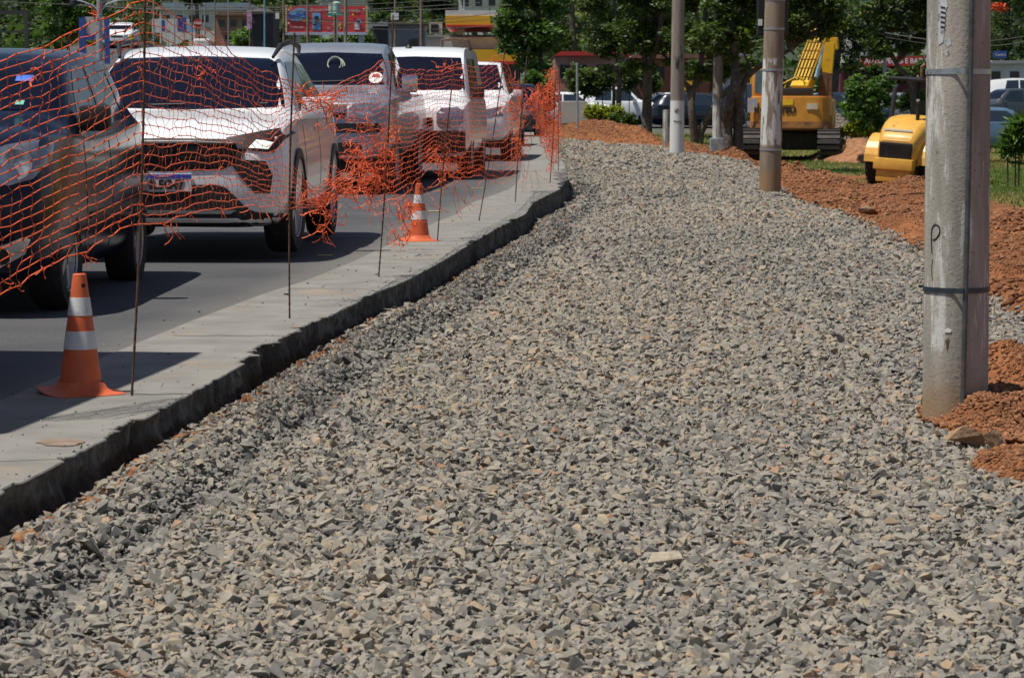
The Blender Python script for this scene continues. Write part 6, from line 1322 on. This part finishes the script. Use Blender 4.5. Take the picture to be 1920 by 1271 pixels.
# items at the far left
r_ = group_root('frame_sign', 26, 100, 90, 'dark blue empty frame sign in front of the corner tree', 'sign'); pbox('frame', -40, 20, 52, 28, 90, .15, M_walld, parent=r_); pbox('frame_post', 47, 28, 52, 140, 90, .15, M_walld, parent=r_); pbox('frame', -40, 58, 50, 62, 90.02, .1, M_walld, parent=r_)
r_ = group_root('advertising_frame', 176, 110, 84, 'blue frame round a pale panel behind the grey street pole', 'sign'); pbox('panel', 160, 32, 196, 64, 84.05, .05, M_concwall, parent=r_); pbox('frame', 149, 33, 159, 120, 84, .15, M_bluep, parent=r_); pbox('frame', 196, 33, 204, 120, 84, .15, M_bluep, parent=r_); pbox('frame', 159, 64, 196, 75, 84, .15, M_bluep, parent=r_)
r_ = group_root('stop_sign', 371, 110, 110, 'red octagonal stop sign in the far left traffic', 'traffic sign'); s = S(110); c = P(371, 44, 110) - Vector(r_.location); pr = [(c.x+8.6/s*math.cos(PI/8+PI/4*k), c.z+8.6/s*math.sin(PI/8+PI/4*k)) for k in range(8)]; b = MB(); b.prism(pr, -.03, 0, 'y'); b.build('plate', M_red, r_); ptext('lettering', 'PARE', 371, 44, 4.5, 109.95, M_whitept, r_, 1.0, 0, .004); pbox('support_post', 370, 44, 372, 130, 110.02, .06, M_galv, parent=r_)
pbox('banner_wall', 285, 36, 355, 62, 180, .3, M_wallw, 'white advertising wall with blue blocks seen through the net peak', 'wall'); 
r_ = [o for o in bpy.data.objects if o.name == 'banner_wall'][0]; pbox('blue_block', 333, 33, 349, 60, 179.8, .1, M_bluep, parent=r_); pbox('blue_block', 303, 38, 309, 60, 179.8, .1, M_bluep, parent=r_); pbox('blue_block', 350, 50, 364, 60, 179.8, .1, M_skyb, parent=r_)
# town buildings
def house(x0, x1, ytop, d, dep, wall, roof, label, nwin=3, ybase=100, roofh=6, name='house', cat='building', wins=True):
    root = group_root(name, (x0+x1)/2, ybase, d, label, cat); pbox('wall', x0, ytop, x1, ybase+30, d, dep, wall, parent=root)
    a = P(x0-2, ytop, d)-Vector(root.location); c = P(x1+2, ytop-roofh, d)-Vector(root.location); b = MB(); b.prism([(a.x, a.z+.003), (c.x, a.z+.003), (c.x-.4, c.z), (a.x+.4, c.z)], -.3, dep+.3, 'y'); b.build('roof', roof, root)
    if wins:
        for k in range(nwin):
            xm = x0+(x1-x0)*(k+.5)/nwin; w_ = (x1-x0)/nwin*.25; pbox('window', xm-w_, ytop+(ybase-ytop)*.18, xm+w_, ytop+(ybase-ytop)*.45, d-.04, .08, M_win, parent=root)
    return root
house(300, 470, 20, 290, 12, M_wallw, M_roofb, 'long pale blue roofed hall on the hill above the stop sign', 7, 70, 14)
house(405, 470, 30, 230, 8, M_wallb, M_tile, 'brownish red house left of the dark kiosk', 3, 75, 8); house(416, 440, 62, 200, 5, mat('pink wall', (.5, .2, .2), .8), M_tile, 'low pink wall house beside the bushes', 1, 90, 3)
ki = house(472, 512, 22, 150, 4, M_walld, mat('cream slab', (.45, .42, .35), .7), 'dark kiosk with a pale slab roof', 1, 75, 4, wins=False); pbox('poster', 463, 20, 472, 55, 149.8, .1, mat('pink poster', (.6, .35, .55), .6), parent=ki); ptext('poster_lettering', 'AÇAÍ', 467.5, 38, 7, 149.75, M_ink, ki, .6, PI/2)
house(690, 718, 6, 260, 8, M_wallg, M_roofb, 'grey block above the dark hut right of the billboard', 2, 60, 3); house(700, 735, 50, 165, 5, M_walld, M_wallg, 'dark open hut right of the billboard', 1, 90, 8, wins=False)
house(600, 720, 2, 300, 10, M_wallw, M_roofb, 'pale roofed hall on the hill above the billboard', 5, 60, 10)
house(560, 760, -14, 330, 10, M_wallb, M_tile, 'long tiled building high on the hill', 6, 30, 6)
house(860, 960, -10, 300, 10, M_wallw, M_roofb, 'white house on the hill above the fuel canopy', 4, 40, 8)
sh = group_root('corrugated_shed', 760, 95, 140, 'pale corrugated metal shed right of the billboard', 'shed'); M_corr = mat('corrugated sheet', (.34, .38, .42), .5, .4, .15, 1)
a = P(728, 100, 140)-Vector(sh.location); c = P(797, 46, 140)-Vector(sh.location); pr = []; nn = 60
for k in range(nn+1): pr.append((a.x+(c.x-a.x)*k/nn, .04*(k % 2)))
b = MB(); b.prism(pr + [(c.x, 3), (a.x, 3)], a.z-1, c.z, 'z'); b.build('wall', M_corr, sh); pbox('gate_rails', 768, 74, 783, 90, 139.9, .05, M_trim, parent=sh); pbox('ridge', 726, 44, 800, 46.5, 139.8, 3.6, M_rustm, parent=sh)
fs_ = group_root('fuel_station', 880, 130, 150, 'white and yellow fuel station with a red line along its canopy', 'building')
pbox('wall', 797, 66, 1000, 150, 152, 8, M_wallw, parent=fs_); pbox('canopy', 835, 30, 925, 47, 148, 12, M_wally, parent=fs_); pbox('canopy_top', 835, 20, 940, 30, 148.05, 12, M_wallw, parent=fs_); pbox('canopy_end', 925, 30, 940, 50, 148.05, 12, M_wallw, parent=fs_); pbox('canopy_line', 835, 47, 925, 50.5, 147.95, 12, M_wallr, parent=fs_)
pbox('parapet', 795, 66, 932, 70, 151.8, .4, M_wallg, parent=fs_); pbox('parapet_lower_wall', 833, 70, 935, 92, 149, 3, M_concwall, parent=fs_); pbox('fascia', 855, 93, 1000, 115, 147, 4, M_wally, parent=fs_); pbox('fascia_line', 855, 115, 1000, 121, 146.95, 4, M_wallr, parent=fs_); pbox('shop_front', 855, 121, 1000, 175, 147.2, 4, M_walld, parent=fs_); pbox('column', 976, 98, 992, 175, 146.5, .6, M_concwall, parent=fs_)  # greyer wall band below the parapet
ptext('lettering', 'PERÓLA', 905, 135, 9, 147.1, M_whitept, fs_, 1.2, 0, .01)
ac = pbox('air_conditioner', 805, 42, 829, 64, 150, .8, M_concwall, 'beige air conditioner on the white station roof', 'air conditioner'); pbox('fan_grille', 808, 46, 822, 61, 149.95, .06, M_trim, parent=ac); bk = pbox('bucket', 858, 55, 868, 66, 149, .3, M_wallg, 'grey bucket shaped vent on the white station roof', 'vent', bev=.03)
# buildings behind the tree row
house(1040, 1180, 105, 165, 8, M_wallb, M_wallr, 'dark red shopfront behind the leftmost trees', 4, 200, 8); house(1180, 1330, 110, 170, 8, mat('orange brown wall', (.28, .11, .06), .8), M_tile, 'orange brown building behind the middle trees', 4, 200, 8)
yb = pbox('yellow_stall', 1284, 152, 1303, 170, 128, 1, M_wally, 'small yellow stall seen between trunk and white based pole', 'stall'); house(1340, 1420, 105, 172, 8, M_wallw, M_wallg, 'white building behind the thin pale pole', 2, 200, 4)
rs = house(1575, 1760, 124, 160, 8, mat('maroon wall', (.10, .015, .02), .8), M_wallw, 'red signed store behind the roller', 3, 210, 3, wins=False); pbox('sign_band', 1615, 106, 1760, 124, 159.5, .5, M_red, parent=rs); ptext('lettering', 'AUTO PEÇAS E BATERIAS', 1690, 115, 10, 159.4, M_whitept, rs, .9, 0, .01)
house(1590, 1745, 40, 240, 8, M_wallw, M_wallg, 'pale building glimpsed through the crowns above the red store', 5, 110, 4); house(1850, 1990, 120, 175, 8, M_wallw, M_wallg, 'white building at the right edge behind the parked cars', 4, 200, 6)
bs = pbox('road_sign', 1863, 96, 1888, 110, 110, .08, M_bluep, 'small blue road sign among the leaves at the right', 'road sign'); ptext('lettering', 'Centro', 1876, 103, 5, 109.95, M_whitept, bs)
ad = group_root('advert_board', 1580, 240, 118, 'small black and green advert board right of the excavator', 'sign'); pbox('panel', 1560, 199, 1597, 214, 118, .06, M_trim, parent=ad); pbox('panel', 1560, 214, 1597, 221, 118, .06, mat('advert green', (.03, .30, .12), .5), parent=ad); ptext('lettering', 'ADESIVOS', 1577, 207, 4.5, 117.95, M_whitept, ad, 1.1, 0, .01); ptext('lettering', 'DESENTUPIDORA', 1577, 212, 2.4, 117.95, M_wally, ad, 1.0); pbox('support_post', 1562, 221, 1564, 245, 118, .06, M_trim, parent=ad); pbox('support_post', 1593, 221, 1595, 245, 118, .06, M_trim, parent=ad)
pbox('low_wall', 1050, 190, 1101, 232, 103, .4, M_concwall, 'low beige wall behind the far berm', 'wall', bev=.02)
# small far vehicles
mt = put('truck', 443, 120, 'small dark red truck above the white crossover roof', 'truck', generic(4.8, 1.9, 1.8, M_red, .36, hood=1.3, nose=1.2, belt=1.3), 0, z=1.85); 
bx_ = pbox('roof_sign', 362, 73, 393, 92, 70, .6, M_whitept, 'white box sign with red script standing above the white crossover', 'sign', bev=.05); ptext('lettering', 'Sorvete', 377, 80, 3.2, 69.95, M_ink, bx_); ptext('lettering', 'Praia', 377, 86, 3.2, 69.95, M_red, bx_)
put('sedan', 222, 150, 'white car climbing the far road left of the nearest stake', 'car', generic(4.0, 1.5, 1.7, M_white), 0, z=4.2)
_us = []; _uf = []
for k in range(12):
    y = 98 + 5*k
    for q in range(3): x = -24.5 + 2.6*q; _us.append((x, y, .2 + .0785*(y-99) if y > 99 else .2))
for k in range(11):
    for q in range(2): a = k*3+q; _uf.append((a, a+1, a+4, a+3))
_b = MB(); _b.prism([(112, -.2), (117, 1.85), (128, 1.85), (134, -.2)], -15, -9, 'x'); tag(_b.build('embankment', M_ground), kind='structure')
tag(link('upper_road', npmesh('upper_road', np.array(_us), np.array(_uf)), None, [M_asph]), kind='structure')
ws_ = group_root('warning_sign', 245, 110, 115, 'yellow diamond warning sign left of the nearest stake', 'traffic sign'); s = S(115); c = P(245, 71, 115)-Vector(ws_.location); b = MB(); b.prism([(c.x-6/s, c.z), (c.x, c.z-6/s), (c.x+6/s, c.z), (c.x, c.z+6/s)], -.03, 0, 'y'); b.build('plate', M_yellp, ws_); pbox('support_post', 244, 71, 246, 130, 115.02, .06, M_galv, parent=ws_)
# overhead wires
M_wire = mat('black cable', (.02, .02, .02), .6); r = random.Random(9)
for k, (x0, y0, x1, y1, d) in enumerate(((-40, 2, 960, -6, 112), (100, 8, 900, 6, 113), (300, 3, 960, 10, 118), (530, 28, 800, 22, 120), (530, 36, 960, 20, 122), (560, 40, 960, 44, 123), (530, 50, 700, 30, 121), (90, 6, 700, 2, 125), (200, 12, 640, 14, 127), (530, 33, 980, 30, 126), (1660, 62, 1990, 55, 90), (1660, 70, 1990, 66, 90.3), (1840, 25, 1990, 8, 89))):
    a = P(x0, y0, d); c = P(x1, y1, d+r.uniform(-4, 4)); b = MB(); L_ = c - a; b.tube([L_*(i/16) - Vector((0, 0, .35*math.sin(PI*i/16))) for i in range(17)], .014, 4)
    o = b.build('overhead_wire', M_wire, None); o.location = a; tag(o, 'dark overhead cable spanning between the roadside poles', 'cable', 'overhead cables')
